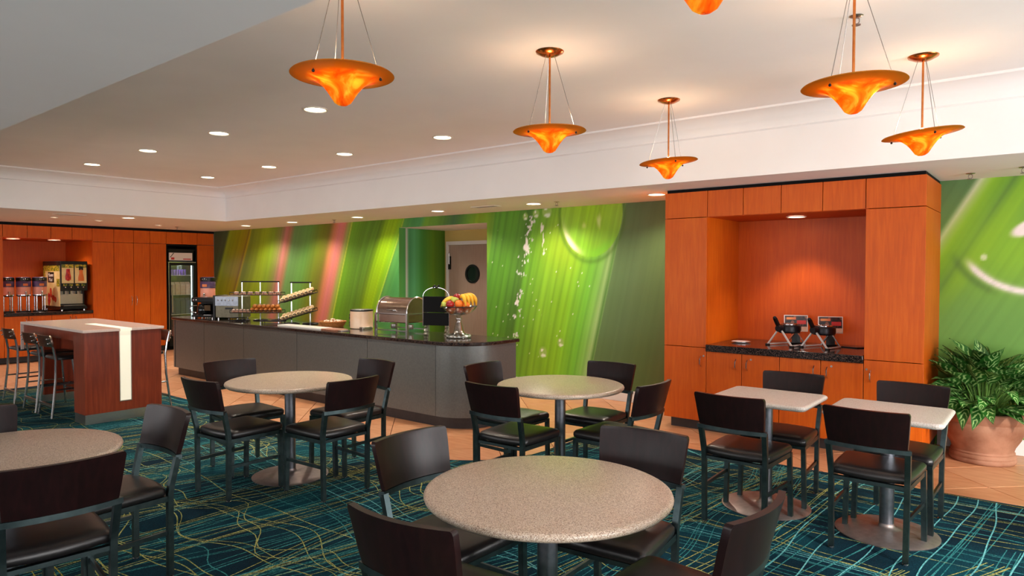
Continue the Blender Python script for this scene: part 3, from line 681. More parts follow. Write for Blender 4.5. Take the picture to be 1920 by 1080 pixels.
def left_cabinet():
    XF = XL; ysn = [3.28, 3.63, 3.985, 4.34, 4.675, 5.005, 5.372, 5.725, 6.03, 6.345]
    zb, zt = .10, 2.37
    off = (XF - .4, 5.2, 0); g = .004; th = .02
    r = thing('beverage_cabinet', 'long cherry wood cabinet wall with a drinks niche beside the cooler', 'cabinet', off)
    MB().box(XLB + .01, 2.6, zt, XF + .005, YW - .003, ZS - .003).obj('top_filler', M['blackmat'], r, off=off)
    MB().box(XLB + .01, 2.6, 0, XF - .05, 6.33, zb).obj('toe_kick', M['toe'], r, off=off)
    # niche lining
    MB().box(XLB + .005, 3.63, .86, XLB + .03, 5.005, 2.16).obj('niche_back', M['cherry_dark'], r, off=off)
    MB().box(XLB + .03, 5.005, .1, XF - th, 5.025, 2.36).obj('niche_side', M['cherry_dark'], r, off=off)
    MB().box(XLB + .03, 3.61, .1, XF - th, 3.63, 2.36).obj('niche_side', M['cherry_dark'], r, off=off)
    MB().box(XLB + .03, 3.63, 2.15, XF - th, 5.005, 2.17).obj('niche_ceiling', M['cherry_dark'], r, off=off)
    for a, b in zip(ysn[1:6], ysn[2:6]):
        MB().box(XF - th, a + g, 2.16, XF, b - g, zt).obj('upper_door', M['cherry'], r, off=off)
    tall = [(2.6, 2.95), (2.95, 3.28), (3.28, 3.63), (5.005, 5.372), (5.372, 5.725), (5.725, 6.03), (6.03, 6.345)]
    for i, (a, b) in enumerate(tall):
        d = MB().box(XF - th, a + g, zb, XF, b - g, 2.125 - g).obj('tall_door', M['cherry'], r, off=off)
        MB().box(XF - th, a + g, 2.125 + g, XF, b - g, zt).obj('upper_door', M['cherry'], r, off=off)
        if i in (4, 5):
            y = b - .045 if i == 4 else a + .045; pull(r, off, XF, y, .92, 1.10, (1, 0), d)
    for a, b in ((6.345, 6.66), (6.66, 6.975), (6.975, YW - .006)):
        MB().box(XF - th, a + g, 2.125 + g if b < 7 else 2.125 + g, XF, b - g, zt).obj('upper_door', M['cherry'], r, off=off)
    MB().box(XF - th, 6.975 + g, 0.02, XF, YW - .006, 2.125 - g).obj('tall_panel', M['cherry'], r, off=off)
    MB().box(XF - .9, 6.345, 2.09, XF - th, 6.975, 2.12).obj('cooler_bay_top', M['blackmat'], r, off=off)
    MB().box(XF - .9, 6.35, 0, XF - .02, 6.372, 2.09).obj('cooler_bay_side', M['blackmat'], r, off=off)
    MB().box(XF - .9, 6.95, 0, XF - .02, 6.972, 2.09).obj('cooler_bay_side', M['blackmat'], r, off=off)
    MB().box(XF - .9, 6.372, 0, XF - .87, 6.95, 2.09).obj('cooler_bay_back', M['blackmat'], r, off=off)
    lows = [(3.63, 3.99), (3.99, 4.335), (4.335, 4.67), (4.67, 5.005)]
    for i, (a, b) in enumerate(lows):
        d = MB().box(XF - th, a + g, zb, XF, b - g, .80 - g).obj('door', M['cherry'], r, off=off)
        y = b - .045 if i % 2 == 0 else a + .045; pull(r, off, XF, y, .64, .76, (1, 0), d)
    c = MB().box(XLB + .04, 3.632, .80, XF + .02, 5.003, .86)
    tag(c.obj('drinks_countertop', M['granite'], None, bevel=.006), 'dark granite worktop under the juice and cereal dispensers', 'countertop')
left_cabinet()

# ================================================================== BUFFET COUNTER
CX0, CX1, CY0, CY1, CZ = -10.72, -4.44, 4.86, 5.66, .88
def counter_outline(d, seg=14):
    # d = inset; big rounded right end, small rounded left end
    R = .47 - d; r = .20 - d; p = []
    x0, x1, y0, y1 = CX0 + d, CX1 - d, CY0 + d, CY1 - d
    for i in range(seg + 1):
        a = PI + PI / 2 * i / seg; p.append((x0 + r + r * math.cos(a), y0 + r + r * math.sin(a)))
    for i in range(seg + 1):
        a = 1.5 * PI + PI / 2 * i / seg; p.append((x1 - R + R * math.cos(a), y0 + R + R * math.sin(a)))
    p += [(x1, y1), (x0, y1)]; return p
def buffet():
    off = ((CX0 + CX1) / 2, (CY0 + CY1) / 2, 0)
    r = thing('buffet_counter', 'long grey laminate buffet counter with a rounded end', 'counter', off)
    MB().prism(counter_outline(.09), 0, .115).obj('toe_kick', M['toe'], r, off=off)
    MB().prism(counter_outline(.045), .115, .842).obj('core', M['blackmat'], r, off=off)
    o1 = counter_outline(.025); o0 = counter_outline(.045)
    # face panels along the front, each its own sheet
    joints = [-10.5, -9.62, -8.55, -7.32, -5.98, -4.91]
    for a, b in zip(joints, joints[1:]):
        MB().box(a + .004, CY0 + .025, .12, b - .004, CY0 + .046, .84).obj('front_panel', M['greylam'], r, off=off)
    def curved(idx):
        po = [o1[i] for i in idx]; pi_ = [o0[i] for i in idx]; return po + pi_[::-1]
    pl = curved(range(15, 30)); 
    MB().prism([(-4.905, CY0 + .025)] + [o1[i] for i in range(15, 30)] + [o0[i] for i in range(29, 14, -1)] + [(-4.905, CY0 + .046)], .12, .84).obj('curved_end_panel', M['greylam'], r, smooth=30, off=off)
    MB().prism([o1[i] for i in range(0, 15)] + [o0[i] for i in range(14, -1, -1)], .12, .84).obj('curved_end_panel', M['greylam'], r, smooth=30, off=off)
    MB().box(CX1 - .046, CY0 + .47, .12, CX1 - .025, CY1 - .03, .84).obj('end_panel', M['greylam'], r, off=off)
    MB().box(CX0 + .025, CY0 + .2, .12, CX0 + .046, CY1 - .03, .84).obj('end_panel', M['greylam'], r, off=off)
    t = MB().slab(lambda d: counter_outline(d), [(.006, .843), (0, .849), (0, .874), (.006, .88)])
    tag(t.obj('buffet_countertop', M['granite'], None, smooth=30), 'polished dark granite top of the long buffet counter', 'countertop')
buffet()

# ================================================================== TABLES AND CHAIRS
TZ = .75
def round_table(x, y, label, R=.472, mat=None):
    t = thing('round_table', label, 'table', (x, y, .0045), 0, 'round cafe tables')
    z = TZ - .0045
    pr = [(.02, z - .036), (R - .03, z - .036), (R - .012, z - .031), (R - .003, z - .023), (R, z - .014), (R - .003, z - .006), (R - .012, z - .0015), (R - .022, z)]
    MB().lathe(pr, n=72).obj('table_top', mat or M['solid'], t, 50)
    MB().cyl((0, 0), .04, .03, z - .05, 28).obj('column', M['gundark'], t)
    MB().lathe([(.04, z - .05), (.17, z - .047), (.17, z - .037), (.04, z - .037)], n=32).obj('mounting_plate', M['blackmat'], t)
    MB().lathe([(.283, 0), (.285, .006), (.27, .013), (.18, .022), (.09, .031), (.048, .036), (.041, .05), (.0401, .06)], n=64).obj('base', M['base'], t, 60)
    return t
def rrect(w, d, r, n=6):
    p = []
    for sx, sy, a0 in ((1, 1, 0), (-1, 1, PI / 2), (-1, -1, PI), (1, -1, 1.5 * PI)):
        for i in range(n + 1):
            a = a0 + PI / 2 * i / n; p.append((sx * (w / 2 - r) + r * math.cos(a), sy * (d / 2 - r) + r * math.sin(a)))
    return p
def square_table(x, y, label):
    t = thing('square_table', label, 'table', (x, y, .0045), 0, 'square cafe tables')
    z = TZ - .0045; w, d = .64, .58
    MB().slab(lambda i: rrect(w - 2 * i, d - 2 * i, .055 - i), [(.03, z - .036), (.010, z - .031), (.003, z - .023), (0, z - .014), (.003, z - .006), (.012, z - .001), (.02, z)]).obj('table_top', M['solidw'], t, 50)
    MB().cyl((0, -.02), .04, .03, z - .05, 28).obj('column', M['gundark'], t)
    MB().box(-.15, -.17, z - .05, .15, .13, z - .037).obj('mounting_plate', M['blackmat'], t)
    MB().lathe([(.283, 0), (.285, .006), (.27, .013), (.18, .022), (.09, .031), (.048, .036), (.041, .05), (.0401, .06)], c=(0, -.02, 0), n=64).obj('base', M['base'], t, 60)
    return t
round_table(-1.536, 2.136, 'round beige speckled table standing farthest from the buffet counter', .478)
round_table(-4.632, 3.028, 'round beige speckled table in front of the long buffet counter')
round_table(-2.891, 4.177, 'round beige speckled table between the counter end and the cherry cabinet')
round_table(-3.807, .99, 'round beige speckled table with only three chairs, near the communal table')
square_table(-1.53, 4.675, 'square pale speckled table farther from the potted plant')
square_table(-.80, 4.66, 'square pale speckled table next to the potted plant')

def make_chair():
    t = thing('cafe_chair', 'x', 'chair', (0, 0, 0), 0, 'cafe chairs')
    L = .028; g = M['gun']
    for s in (-1, 1):
        # rear leg: upright to the seat, then raked back to the cross bar
        MB().bar([(s * .188, -.208, .012), (s * .192, -.208, .44), (s * .194, -.213, .475), (s * .200, -.246, .62)], L, L, (1, 0, 0)).obj('rear_leg', g, t, 30)
        MB().bar([(s * .214, .198, .012), (s * .205, .196, .425)], L, L, (1, 0, 0)).obj('front_leg', g, t, 30)
        MB().bar([(s * .190, -.2, .235), (s * .210, .19, .235)], .022, .014, (0, 0, 1)).obj('stretcher', g, t, 30)
        for yy, xx in ((-.208, .188), (.198, .214)):
            MB().lathe([(.016, 0), (.016, .006), (.008, .012)], c=(s * xx, yy, 0), n=12).obj('foot_glide', M['chrome'], t)
    fr = MB().bar([(-.192, -.2, .413), (-.206, .195, .413)], .028, .02).bar([(.192, -.2, .413), (.206, .195, .413)], .028, .02).bar([(-.206, .192, .413), (.206, .192, .413)], .02, .028).bar([(-.19, -.2, .413), (.19, -.2, .413)], .02, .028)
    fr.obj('seat_frame', g, t, 30)
    # padded seat
    def seat(i):
        p = []
        wf, wr = .222 - i, .205 - i
        def corner(cx, cy, a0, r, n=5):
            for k in range(n + 1):
                a = a0 + PI / 2 * k / n; p.append((cx + r * math.cos(a), cy + r * math.sin(a)))
        r = .035
        corner(wf - r, .222 - i - r, 0, r); corner(-(wf - r), .222 - i - r, PI / 2, r)
        p.append((-(wf + wr) / 2 - .004, 0))
        corner(-(wr - r), -.195 + i + r, PI, r)
        for xx in (-.1, 0, .1): p.append((xx, -.195 + i - .022 * (1 - (xx / .17) ** 2)))
        corner(wr - r, -.195 + i + r, 1.5 * PI, r)
        p.append(((wf + wr) / 2 + .004, 0)); return p
    MB().slab(seat, [(.02, .424), (.003, .432), (0, .444), (.001, .462), (.010, .474), (.03, .481), (.08, .484)]).obj('seat', M['vinyl'], t, 60)
    # curved cross bar and back panel
    def arc(hw, y0, z, sag, n=10): return [(hw * (2 * k / n - 1), y0 - sag * (1 - (2 * k / n - 1) ** 2), z) for k in range(n + 1)]
    MB().bar(arc(.214, -.247, .620, .035), .024, .030, (0, 0, 1)).obj('cross_bar', g, t, 30)
    n = 12; th = .026; mb = MB(); v = []; f = []
    levels = [(.200, -.252, .634, .035), (.206, -.266, .69, .036), (.213, -.284, .77, .037), (.217, -.298, .822, .038), (.214, -.301, .833, .038), (.208, -.303, .838, .038)]
    for (hw, y0, z, sag) in levels:
        a = arc(hw, y0, z, sag, n); ring = [(x, y + th / 2, zz) for x, y, zz in a] + [(x, y - th / 2, zz) for x, y, zz in reversed(a)]; v += ring
    m = 2 * (n + 1)
    for j in range(len(levels) - 1):
        for k in range(m): f.append((j * m + k, (j * m + (k + 1) % m), (j + 1) * m + (k + 1) % m, (j + 1) * m + k))
    for k in range(n): f.append((k, m - 1 - k, m - 2 - k, k + 1)[::-1]); b = (len(levels) - 1) * m; f.append((b + k, b + m - 1 - k, b + m - 2 - k, b + k + 1))
    mb.add(v, f); mb.obj('backrest', M['espresso'], t, 45)
    return t
D = math.radians
FACE = {0: 'facing the mural wall', 180: 'backing onto the mural wall', 90: 'facing the cooler side', -90: 'backing onto the cooler side'}
CH = [ # x, y, deg, key facing, table phrase
 (-.81, 4.387, -1, 0, 'square table next to the plant'), (-.775, 4.915, 176, 180, 'square table next to the plant'),
 (-1.544, 4.322, -1, 0, 'square table farther from the plant'), (-1.516, 4.91, 181, 180, 'square table farther from the plant'),
 (-4.114, 2.998, 90, 90, 'round table before the buffet'), (-4.46, 3.445, 180, 180, 'round table before the buffet'), (-4.619, 2.60, 4, 0, 'round table before the buffet'), (-5.09, 2.93, -95, -90, 'round table before the buffet'),
 (-2.93, 3.715, 2, 0, 'round table by the counter end'), (-3.335, 4.15, -90, -90, 'round table by the counter end'), (-2.845, 4.56, 182, 180, 'round table by the counter end'), (-2.41, 4.165, 88, 90, 'round table by the counter end'),
 (-1.585, 1.695, 5, 0, 'round table farthest from the buffet'), (-2.015, 2.135, -91, -90, 'round table farthest from the buffet'), (-1.485, 2.57, 185, 180, 'round table farthest from the buffet'), (-1.04, 2.185, 87, 90, 'round table farthest from the buffet'),
 (-3.335, 1.005, 85, 90, 'round table with only three chairs'), (-3.745, 1.405, 182, 180, 'round table with only three chairs'), (-4.235, 1.0, -92, -90, 'round table with only three chairs'),
]
chair0 = make_chair()
for i, (x, y, a, k, tb) in enumerate(CH):
    lab = 'dark chair %s at the %s' % (FACE[k], tb)
    if i == 0:
        chair0.location = (x, y, .005); chair0.rotation_euler = (0, 0, D(a)); chair0['label'] = lab
    else: copy_to(chair0, (x, y, .005), D(a), lab)

# ---- high communal table
def communal():
    X0, X1, Y0, Y1, Z = -9.65, -7.72, 2.665, 3.47, .98
    off = ((X0 + X1) / 2, (Y0 + Y1) / 2, .0045)
    r = thing('communal_table', 'high mahogany communal table with white top and glowing strip', 'table', off)
    T = .028; sy0, sy1 = 3.02, 3.135
    # top in pieces around the luminous inlay
    tp = MB().box(X0, Y0, Z - T, X1, sy0, Z).box(X0, sy1, Z - T, X1, Y1, Z).box(X0, sy0, Z - T, -8.70, sy1, Z)
    tp.obj('table_top', M['topwhite'], r, 0, .003, off=off)
    s = MB().box(-8.70, sy0 + .001, Z - T, X1 - .0, sy1 - .001, Z - .0005).obj('top_light_strip', M['glowstrip'], r, 0, off=off)
    e0, e1 = X1 - .32, X1 - .03
    MB().box(e0, Y0 + .02, .105, e1, sy0, Z - T).box(e0, sy1, .105, e1, Y1 - .02, Z - T).box(e0, sy0, .105, e1, sy1, .205).box(e0, sy0, .205, e1 - .06, sy1, Z - T).obj('end_block', M['mahogany'], r, 0, .002, off=off)
    p = MB().box(e1 - .059, sy0 + .003, .21, e1 - .002, sy1 - .003, Z - T).obj('end_light_strip', M['glowstrip'], r, 0, off=off)
    MB().box(e1 - .004, sy0 - .004, .203, e1 + .004, sy0 + .003, Z - T).box(e1 - .004, sy1 - .003, .203, e1 + .004, sy1 + .004, Z - T).box(e1 - .004, sy0 + .003, .203, e1 + .004, sy1 - .003, .212).obj('strip_frame', M['steel'], p, 0, off=off)
    MB().box(e0 + .004, Y0 + .024, 0.0045, e1 - .004, Y1 - .024, .105).obj('kick_plate', M['steel'], r, 0, off=off)
    MB().box(X0 + .02, Y0 + .03, Z - T - .10, e0, Y0 + .05, Z - T).box(X0 + .02, Y1 - .05, Z - T - .10, e0, Y1 - .03, Z - T).obj('apron', M['mahogany'], r, 0, off=off)
    MB().box(X0, Y0, Z - .33, X0 + .016, Y0 + .03, Z - T).obj('end_fascia', M['topwhite'], r, 0, off=off)
    MB().box(X0 + .02, Y0 + .2, .09, X0 + .12, Y1 - .05, Z - T).obj('leg_panel', M['mahogany'], r, 0, off=off)
    MB().box(X0 + .025, Y0 + .205, .0045, X0 + .115, Y1 - .055, .09).obj('kick_plate', M['steel'], r, 0, off=off)
    MB().box(X0 + .12, (Y0 + Y1) / 2 - .02, .25, e0, (Y0 + Y1) / 2 + .02, Z - T - .1).obj('spine_panel', M['mahogany'], r, 0, off=off)
communal()
def make_stool():
    t = thing('bar_stool', 'x', 'stool', (0, 0, 0), 0, 'bar stools at the communal table'); c = M['chrome']
    for s in (-1, 1):
        pts = [(s * .205, -.235, .0), (s * .200, -.222, .10), (s * .188, -.19, .40), (s * .180, -.185, .62), (s * .178, -.205, .75), (s * .172, -.238, .88)]
        MB().tube(pts, .013, 8).obj('rear_leg', c, t)
        MB().tube([(s * .205, .19, 0), (s * .19, .17, .3), (s * .165, .14, .615)], .013, 8).obj('front_leg', c, t)
        MB().tube([(s * .193, -.2, .30), (s * .19, .17, .30)], .009, 8).obj('side_rung', c, t)
    MB().bar([(-.205, .19, .20), (.205, .19, .20)], .022, .018).obj('foot_rest', c, t)
    MB().bar([(-.2, -.222, .13), (.2, -.222, .13)], .026, .02).obj('rear_rung', M['steel'], t)
    MB().slab(lambda i: rrect(.37 - 2 * i, .37 - 2 * i, .06 - i), [(.02, .615), (0, .625), (0, .645), (.012, .656), (.05, .66)]).obj('seat', M['vinyl'], t, 60)
    n = 10; v = []; f = []; lv = [(.205, .765), (.21, .80), (.205, .875), (.198, .888)]
    for hw, z in lv:
        yb = -.21 - (z - .75) * .22
        a = [(hw * (2 * k / n - 1), yb - .035 * (1 - (2 * k / n - 1) ** 2), z) for k in range(n + 1)]; v += [(x, y + .008, z) for x, y, z in a] + [(x, y - .008, z) for x, y, z in reversed(a)]
    m = 2 * (n + 1)
    for j in range(len(lv) - 1):
        for k in range(m): f.append((j * m + k, j * m + (k + 1) % m, (j + 1) * m + (k + 1) % m, (j + 1) * m + k))
    for k in range(n): f.append((k + 1, m - 2 - k, m - 1 - k, k)); b = (len(lv) - 1) * m; f.append((b + k, b + m - 1 - k, b + m - 2 - k, b + k + 1))
    p = MB().add(v, f).obj('backrest', M['steelwarm'], t, 45)
    for s in (-1, 1):
        for z in (.80, .85):
            MB().ball((s * .165, -.25 - (z - .8) * .2, z), .009, n=8, m=6).obj('screw', c, p)
    return t
st = make_stool()
SP = [(-8.58, 2.82, 0, 'chrome bar stool beside the glowing end block of the communal table'), (-9.08, 2.82, 0, 'middle chrome bar stool of three along the communal table'), (-9.90, 2.84, 0, 'chrome bar stool at the communal table end toward the dispensers'), (-8.27, 3.46, PI, 'chrome bar stool on the buffet side of the communal table')]
for i, (x, y, a, lab) in enumerate(SP):
    if i == 0: st.location = (x, y, .0045); st['label'] = lab
    else: copy_to(st, (x, y, .0045), a, lab)

# ================================================================== LAMPS
def spot(name, parent, loc, power, color, size=1.9, blend=.6, radius=.05):
    ld = bpy.data.lights.new(name, 'SPOT'); ld.energy = power; ld.color = color; ld.spot_size = size; ld.spot_blend = blend; ld.shadow_soft_size = radius
    o = bpy.data.objects.new(name, ld); COL.objects.link(o); o.parent = parent; o.location = loc; return o
def downlight(x, y, z, label, group, R=.085, power=14, size=1.9, name='downlight'):
    t = thing(name, label, 'ceiling light', (x, y, z), 0, group)
    MB().lathe([(R, -.001), (R + .018, -.001), (R + .018, -.007), (R + .006, -.010), (R, -.004), (R, -.001)], n=32, cap=False).obj('trim_ring', M['trim'], t)
    MB().lathe([(R + .001, -.0005), (R - .002, -.004)], n=32).obj('lens', M['lamp'], t)
    spot('bulb_light', t, (0, 0, -.03), power, WARM, size)
    return t
xs_g = [-4.905, -6.49, -8.06, -9.655]
ORD = ['first', 'second', 'third', 'fourth', 'fifth', 'sixth']
for x, w in zip(xs_g, ORD): downlight(x, 3.465, ZC, '%s recessed downlight from the pendants in the ceiling row away from the mural' % w, 'raised ceiling downlights, outer row', power=60)
for x, w in zip(xs_g, ORD): downlight(x, 4.98, ZC, '%s recessed downlight from the pendants in the ceiling row nearer the mural' % w, 'raised ceiling downlights, mural row', power=60)
for x, w in zip((-3.39, -5.04, -6.69, -8.42, -10.15, -11.62), ORD): downlight(x, 6.70, ZS, '%s recessed downlight from the cherry waffle cabinet along the mural soffit' % w, 'mural soffit downlights', power=52, size=2.6)
downlight(-11.374, 4.588, ZS, 'wide recessed downlight in the soffit before the beverage cabinet', None, power=30)
for x, y in ((-12.18, 3.832), (-12.37, 4.526), (-12.79, 5.669)):
    downlight(x, y, ZS, 'small bright spotlight in the soffit by the beverage cabinet', 'small soffit spotlights', R=.04, power=30, name='small_spotlight')
downlight(-2.01, 6.92, 2.126, 'recessed downlight in the ceiling of the waffle niche', None, R=.075, power=30, size=1.7)
for y in (3.86, 4.49): downlight(-14.3, y, 2.149, 'recessed downlight in the ceiling of the drinks niche', 'drinks niche downlights', R=.09, power=24, size=2.4)

def pendant(x, y, label, tilt=(0, 0), power=5, dz=0):
    t = thing('pendant_lamp', label, 'pendant lamp', (x, y, ZC), 0, 'amber glass pendant lamps')
    RZ = -.49 + dz
    MB().lathe([(.012, -.036), (.05, -.026), (.085, -.008), (.088, -.001)], n=32).obj('canopy', M['copper'], t)
    MB().cyl((0, 0), .0065, RZ - .02, -.03, 10).obj('rod', M['copper'], t)
    bowl_prof = [(.225, 0), (.227, -.002), (.21, -.005), (.175, -.009), (.14, -.016), (.112, -.029), (.088, -.050), (.067, -.076), (.050, -.102), (.037, -.122), (.020, -.133), (.004, -.136)]
    inner = [(r_ * .97 if r_ > .02 else r_ * .5, z_ + .006) for r_, z_ in reversed(bowl_prof)]
    b = MB().lathe(bowl_prof + inner[:-1] + [(.222, .003)], n=56, cap=False)
    tx, ty = tilt
    b.map(lambda p: (p[0], p[1], p[2] + RZ + tx * p[0] + ty * p[1])); bo = b
    bo = MB(); bo.v = [(p[0], p[1], p[2] - RZ) for p in b.v]; bo.f = b.f
    o = bo.obj('glass_bowl', M['amber'], t, 60); o.location = (0, 0, RZ)
    a0 = random.uniform(0, 2)
    for k in range(3):
        a = a0 + 2 * PI * k / 3; bx_, by_ = .17 * math.cos(a), .17 * math.sin(a); zz = RZ + tx * bx_ + ty * by_ - .016
        MB().tube([(.03 * math.cos(a), .03 * math.sin(a), -.028), (bx_, by_, zz)], .0018, 5).obj('suspension_wire', M['cable'], t)
        MB().ball((bx_, by_, zz - .006), .007, n=8, m=6).obj('wire_clip', M['black'], t)
    MB().ball((0, 0, RZ + .012), .02, .02, .028, n=12, m=8).obj('bulb', M['lamp'], t)
    for zz, pw in ((RZ + .06, power),):
        ld = bpy.data.lights.new('bulb_light', 'POINT'); ld.energy = pw; ld.color = (1, .72, .44); ld.shadow_soft_size = .03
        lo = bpy.data.objects.new('bulb_light', ld); COL.objects.link(lo); lo.parent = t; lo.location = (0, 0, zz)
    return t
pendant(-2.50, 1.91, 'amber glass pendant lamp nearest the window-side soffit, in the row toward the buffet', (.01, .0))
pendant(-2.485, 3.465, 'amber glass pendant lamp in the middle of the row toward the buffet', (.0, .02))
pendant(-2.44, 5.02, 'amber glass pendant lamp hanging near the cove above the counter end', (.06, .04))
pendant(-.765, 3.487, 'amber glass pendant lamp in the middle of the row toward the plant', (.02, .01))
pendant(-.695, 5.0, 'tilted amber glass pendant lamp hanging closest to the cherry cabinet', (.09, .05))
pendant(-.80, 1.87, 'amber glass pendant lamp nearest the window-side soffit, in the row toward the plant', (.0, .0))

def sprinkler(x, y, z, lab):
    t = thing('sprinkler_head', 'small steel fire sprinkler head ' + lab, 'sprinkler', (x, y, z), 0, 'ceiling sprinkler heads')
    MB().lathe([(.035, -.001), (.03, -.006), (.012, -.010)], n=20).obj('escutcheon', M['steel'], t)
    MB().tube([(0, 0, -.008), (.014, 0, -.018), (.014, 0, -.036), (0, 0, -.046)], .003, 6).tube([(0, 0, -.008), (-.014, 0, -.018), (-.014, 0, -.036), (0, 0, -.046)], .003, 6).obj('frame_arms', M['base'], t)
    MB().lathe([(.022, -.050), (.022, -.046), (.004, -.044)], n=16).obj('deflector', M['base'], t)
for p in ((-.867, 4.0, ZC, 'on the raised ceiling among the pendants'), (-.602, 6.914, ZS, 'above the potted plant, by the cabinet side'), (-4.69, 6.69, ZS, 'above the big dew drop of the mural'), (-9.175, 6.83, ZS, 'above the pink stripe of the mural'), (-13.0, 6.1, ZS, 'in the soffit before the drinks cooler'), (-.237, 6.753, ZS, 'above the plant, farther from the cabinet')): sprinkler(*p)
def vent(x, y, z, w, d, rz, lab):
    t = thing('air_vent', lab, 'vent', (x, y, z), rz)
    MB().box(-w / 2, -d / 2, -.008, w / 2, -d / 2 + .02, -.001).box(-w / 2, d / 2 - .02, -.008, w / 2, d / 2, -.001).box(-w / 2, -d / 2 + .02, -.008, -w / 2 + .02, d / 2 - .02, -.001).box(w / 2 - .02, -d / 2 + .02, -.008, w / 2, d / 2 - .02, -.001).obj('frame', M['trim'], t)
    for k in range(4):
        yy = -d / 2 + .03 + k * (d - .06) / 3; MB().box(-w / 2 + .02, yy - .008, -.006, w / 2 - .02, yy + .008, -.002).obj('slat', M['ventgrey'], t)
vent(-5.75, 6.62, ZS, .40, .14, 0, 'slim white air vent in the soffit near the doorway')
vent(-11.43, 3.79, ZS, .40, .16, PI / 2, 'slim air vent in the soffit near the beverage cabinet')

# ================================================================== COOLER
def cooler():
    XF = XL + .01; y0, y1 = 6.378, 6.945
    off = (XF - .4, (y0 + y1) / 2, 0)
    r = thing('drinks_cooler', 'black upright glass-door drinks cooler built into the cherry wall', 'cooler', off)
    b = MB().box(XF - .7, y0, .06, XF - .05, y0 + .03, 2.0).box(XF - .7, y1 - .03, .06, XF - .05, y1, 2.0).box(XF - .7, y0, .06, XF - .05, y1, .2).box(XF - .7, y0, 1.78, XF - .05, y1, 2.03).box(XF - .7, y0 + .03, .2, XF - .68, y1 - .03, 1.78)
    b.obj('cabinet_body', M['black'], r, 0, off=off)
    MB().box(XF - .65, y0 + .03, 0, XF - .1, y1 - .03, .06).obj('plinth', M['blackmat'], r, off=off)
    h = MB().box(XF - .05, y0 + .03, 1.80, XF - .02, y1 - .07, 1.955).obj('header_sign', M['paper'], r, 0, off=off)
    MB().box(XF - .0198, y0 + .065, 1.815, XF - .018, y0 + .13, 1.86).box(XF - .0198, y1 - .26, 1.818, XF - .018, y1 - .10, 1.838).obj('header_print', M['red'], h, 0, off=off)
    MB().add([(XF - .0195, y0 + .04, 1.86), (XF - .0195, y0 + .055, 1.86), (XF - .0195, y0 + .13, 1.95), (XF - .0195, y0 + .11, 1.95)], [(0, 1, 2, 3)]).obj('header_stripe', M['black'], h, 0, off=off)
    d = MB().box(XF - .05, y0 + .002, .2, XF, y0 + .05, 1.765).box(XF - .05, y1 - .06, .2, XF, y1 - .002, 1.765).box(XF - .05, y0 + .05, 1.70, XF, y1 - .06, 1.765).box(XF - .05, y0 + .05, .2, XF, y1 - .06, .27).obj('door_frame', M['black'], r, 0, off=off)
    MB().box(XF - .03, y0 + .05, .27, XF - .022, y1 - .06, 1.70).obj('door_pane', M['glass'], d, 0, off=off)
    MB().box(XF, y0 + .01, 1.755, XF + .006, y1 - .01, 1.77).box(XF, y0 + .0, .25, XF + .006, y0 + .012, 1.77).obj('edge_trim', M['chrome'], d, 0, off=off)
    MB().bar([(XF + .03, y0 + .06, .75), (XF + .03, y0 + .06, 1.30)], .02).box(XF, y0 + .05, .76, XF + .03, y0 + .07, .78).box(XF, y0 + .05, 1.27, XF + .03, y0 + .07, 1.29).obj('door_handle', M['steel'], d, off=off)
    for z in (1.50, 1.10, .70):
        MB().box(XF - .66, y0 + .04, z - .008, XF - .09, y1 - .05, z).obj('shelf', M['board'], r, 0, off=off)
    MB().box(XF - .08, y0 + .035, .3, XF - .06, y0 + .05, 1.7).obj('light_tube', emit('cooler_light', (225, 240, 245), 1.6), r, 0, off=off)
    MB().box(XF - .08, y1 - .075, .3, XF - .06, y1 - .06, 1.7).obj('light_tube', bpy.data.materials['cooler_light'], r, 0, off=off)
    ld = bpy.data.lights.new('cooler_lamp', 'POINT'); ld.energy = 3; ld.color = (.85, .95, 1); ld.shadow_soft_size = .05
    lo = bpy.data.objects.new('cooler_lamp', ld); COL.objects.link(lo); lo.parent = r; lo.location = (XF - .12 - off[0], 0, 1.66)
    for k in range(6):
        for lv in range(2):
            x = XF - .16 - lv * .0; y = y0 + .13 + k * .055
            tag(MB().lathe([(.02, 0), (.024, .05), (.026, .052), (.026, .056)], c=(x, y, 1.50 + lv * .057), n=14).obj('yogurt_cup', M['violet']), 'violet yogurt cup stacked on the top cooler shelf', 'yogurt cup', 'yogurt cups in the cooler')
    for k in range(4):
        y = y0 + .10 + k * .105
        c = MB().box(XF - .24, y, 1.10, XF - .14, y + .095, 1.31).add([(XF - .24, y, 1.31), (XF - .14, y, 1.31), (XF - .14, y + .095, 1.31), (XF - .24, y + .095, 1.31), (XF - .19, y, 1.36), (XF - .19, y + .095, 1.36)], [(0, 1, 4), (2, 3, 5), (1, 2, 5, 4), (3, 0, 4, 5)])
        tag(c.obj('juice_carton', M['cupp'], None, 0), 'pale peach carton on the middle cooler shelf', 'carton', 'cartons in the cooler')
        c = MB().box(XF - .24, y, .70, XF - .14, y + .095, .98)
        c.add([(XF - .24, y, .98), (XF - .14, y, .98), (XF - .14, y + .095, .98), (XF - .24, y + .095, .98), (XF - .19, y, 1.03), (XF - .19, y + .095, 1.03)], [(0, 1, 4), (2, 3, 5), (1, 2, 5, 4), (3, 0, 4, 5)])
        tag(c.obj('milk_carton', M['bluegrey'], None, 0), 'slate blue carton on the lower cooler shelf', 'carton', 'dark cartons in the cooler')
cooler()

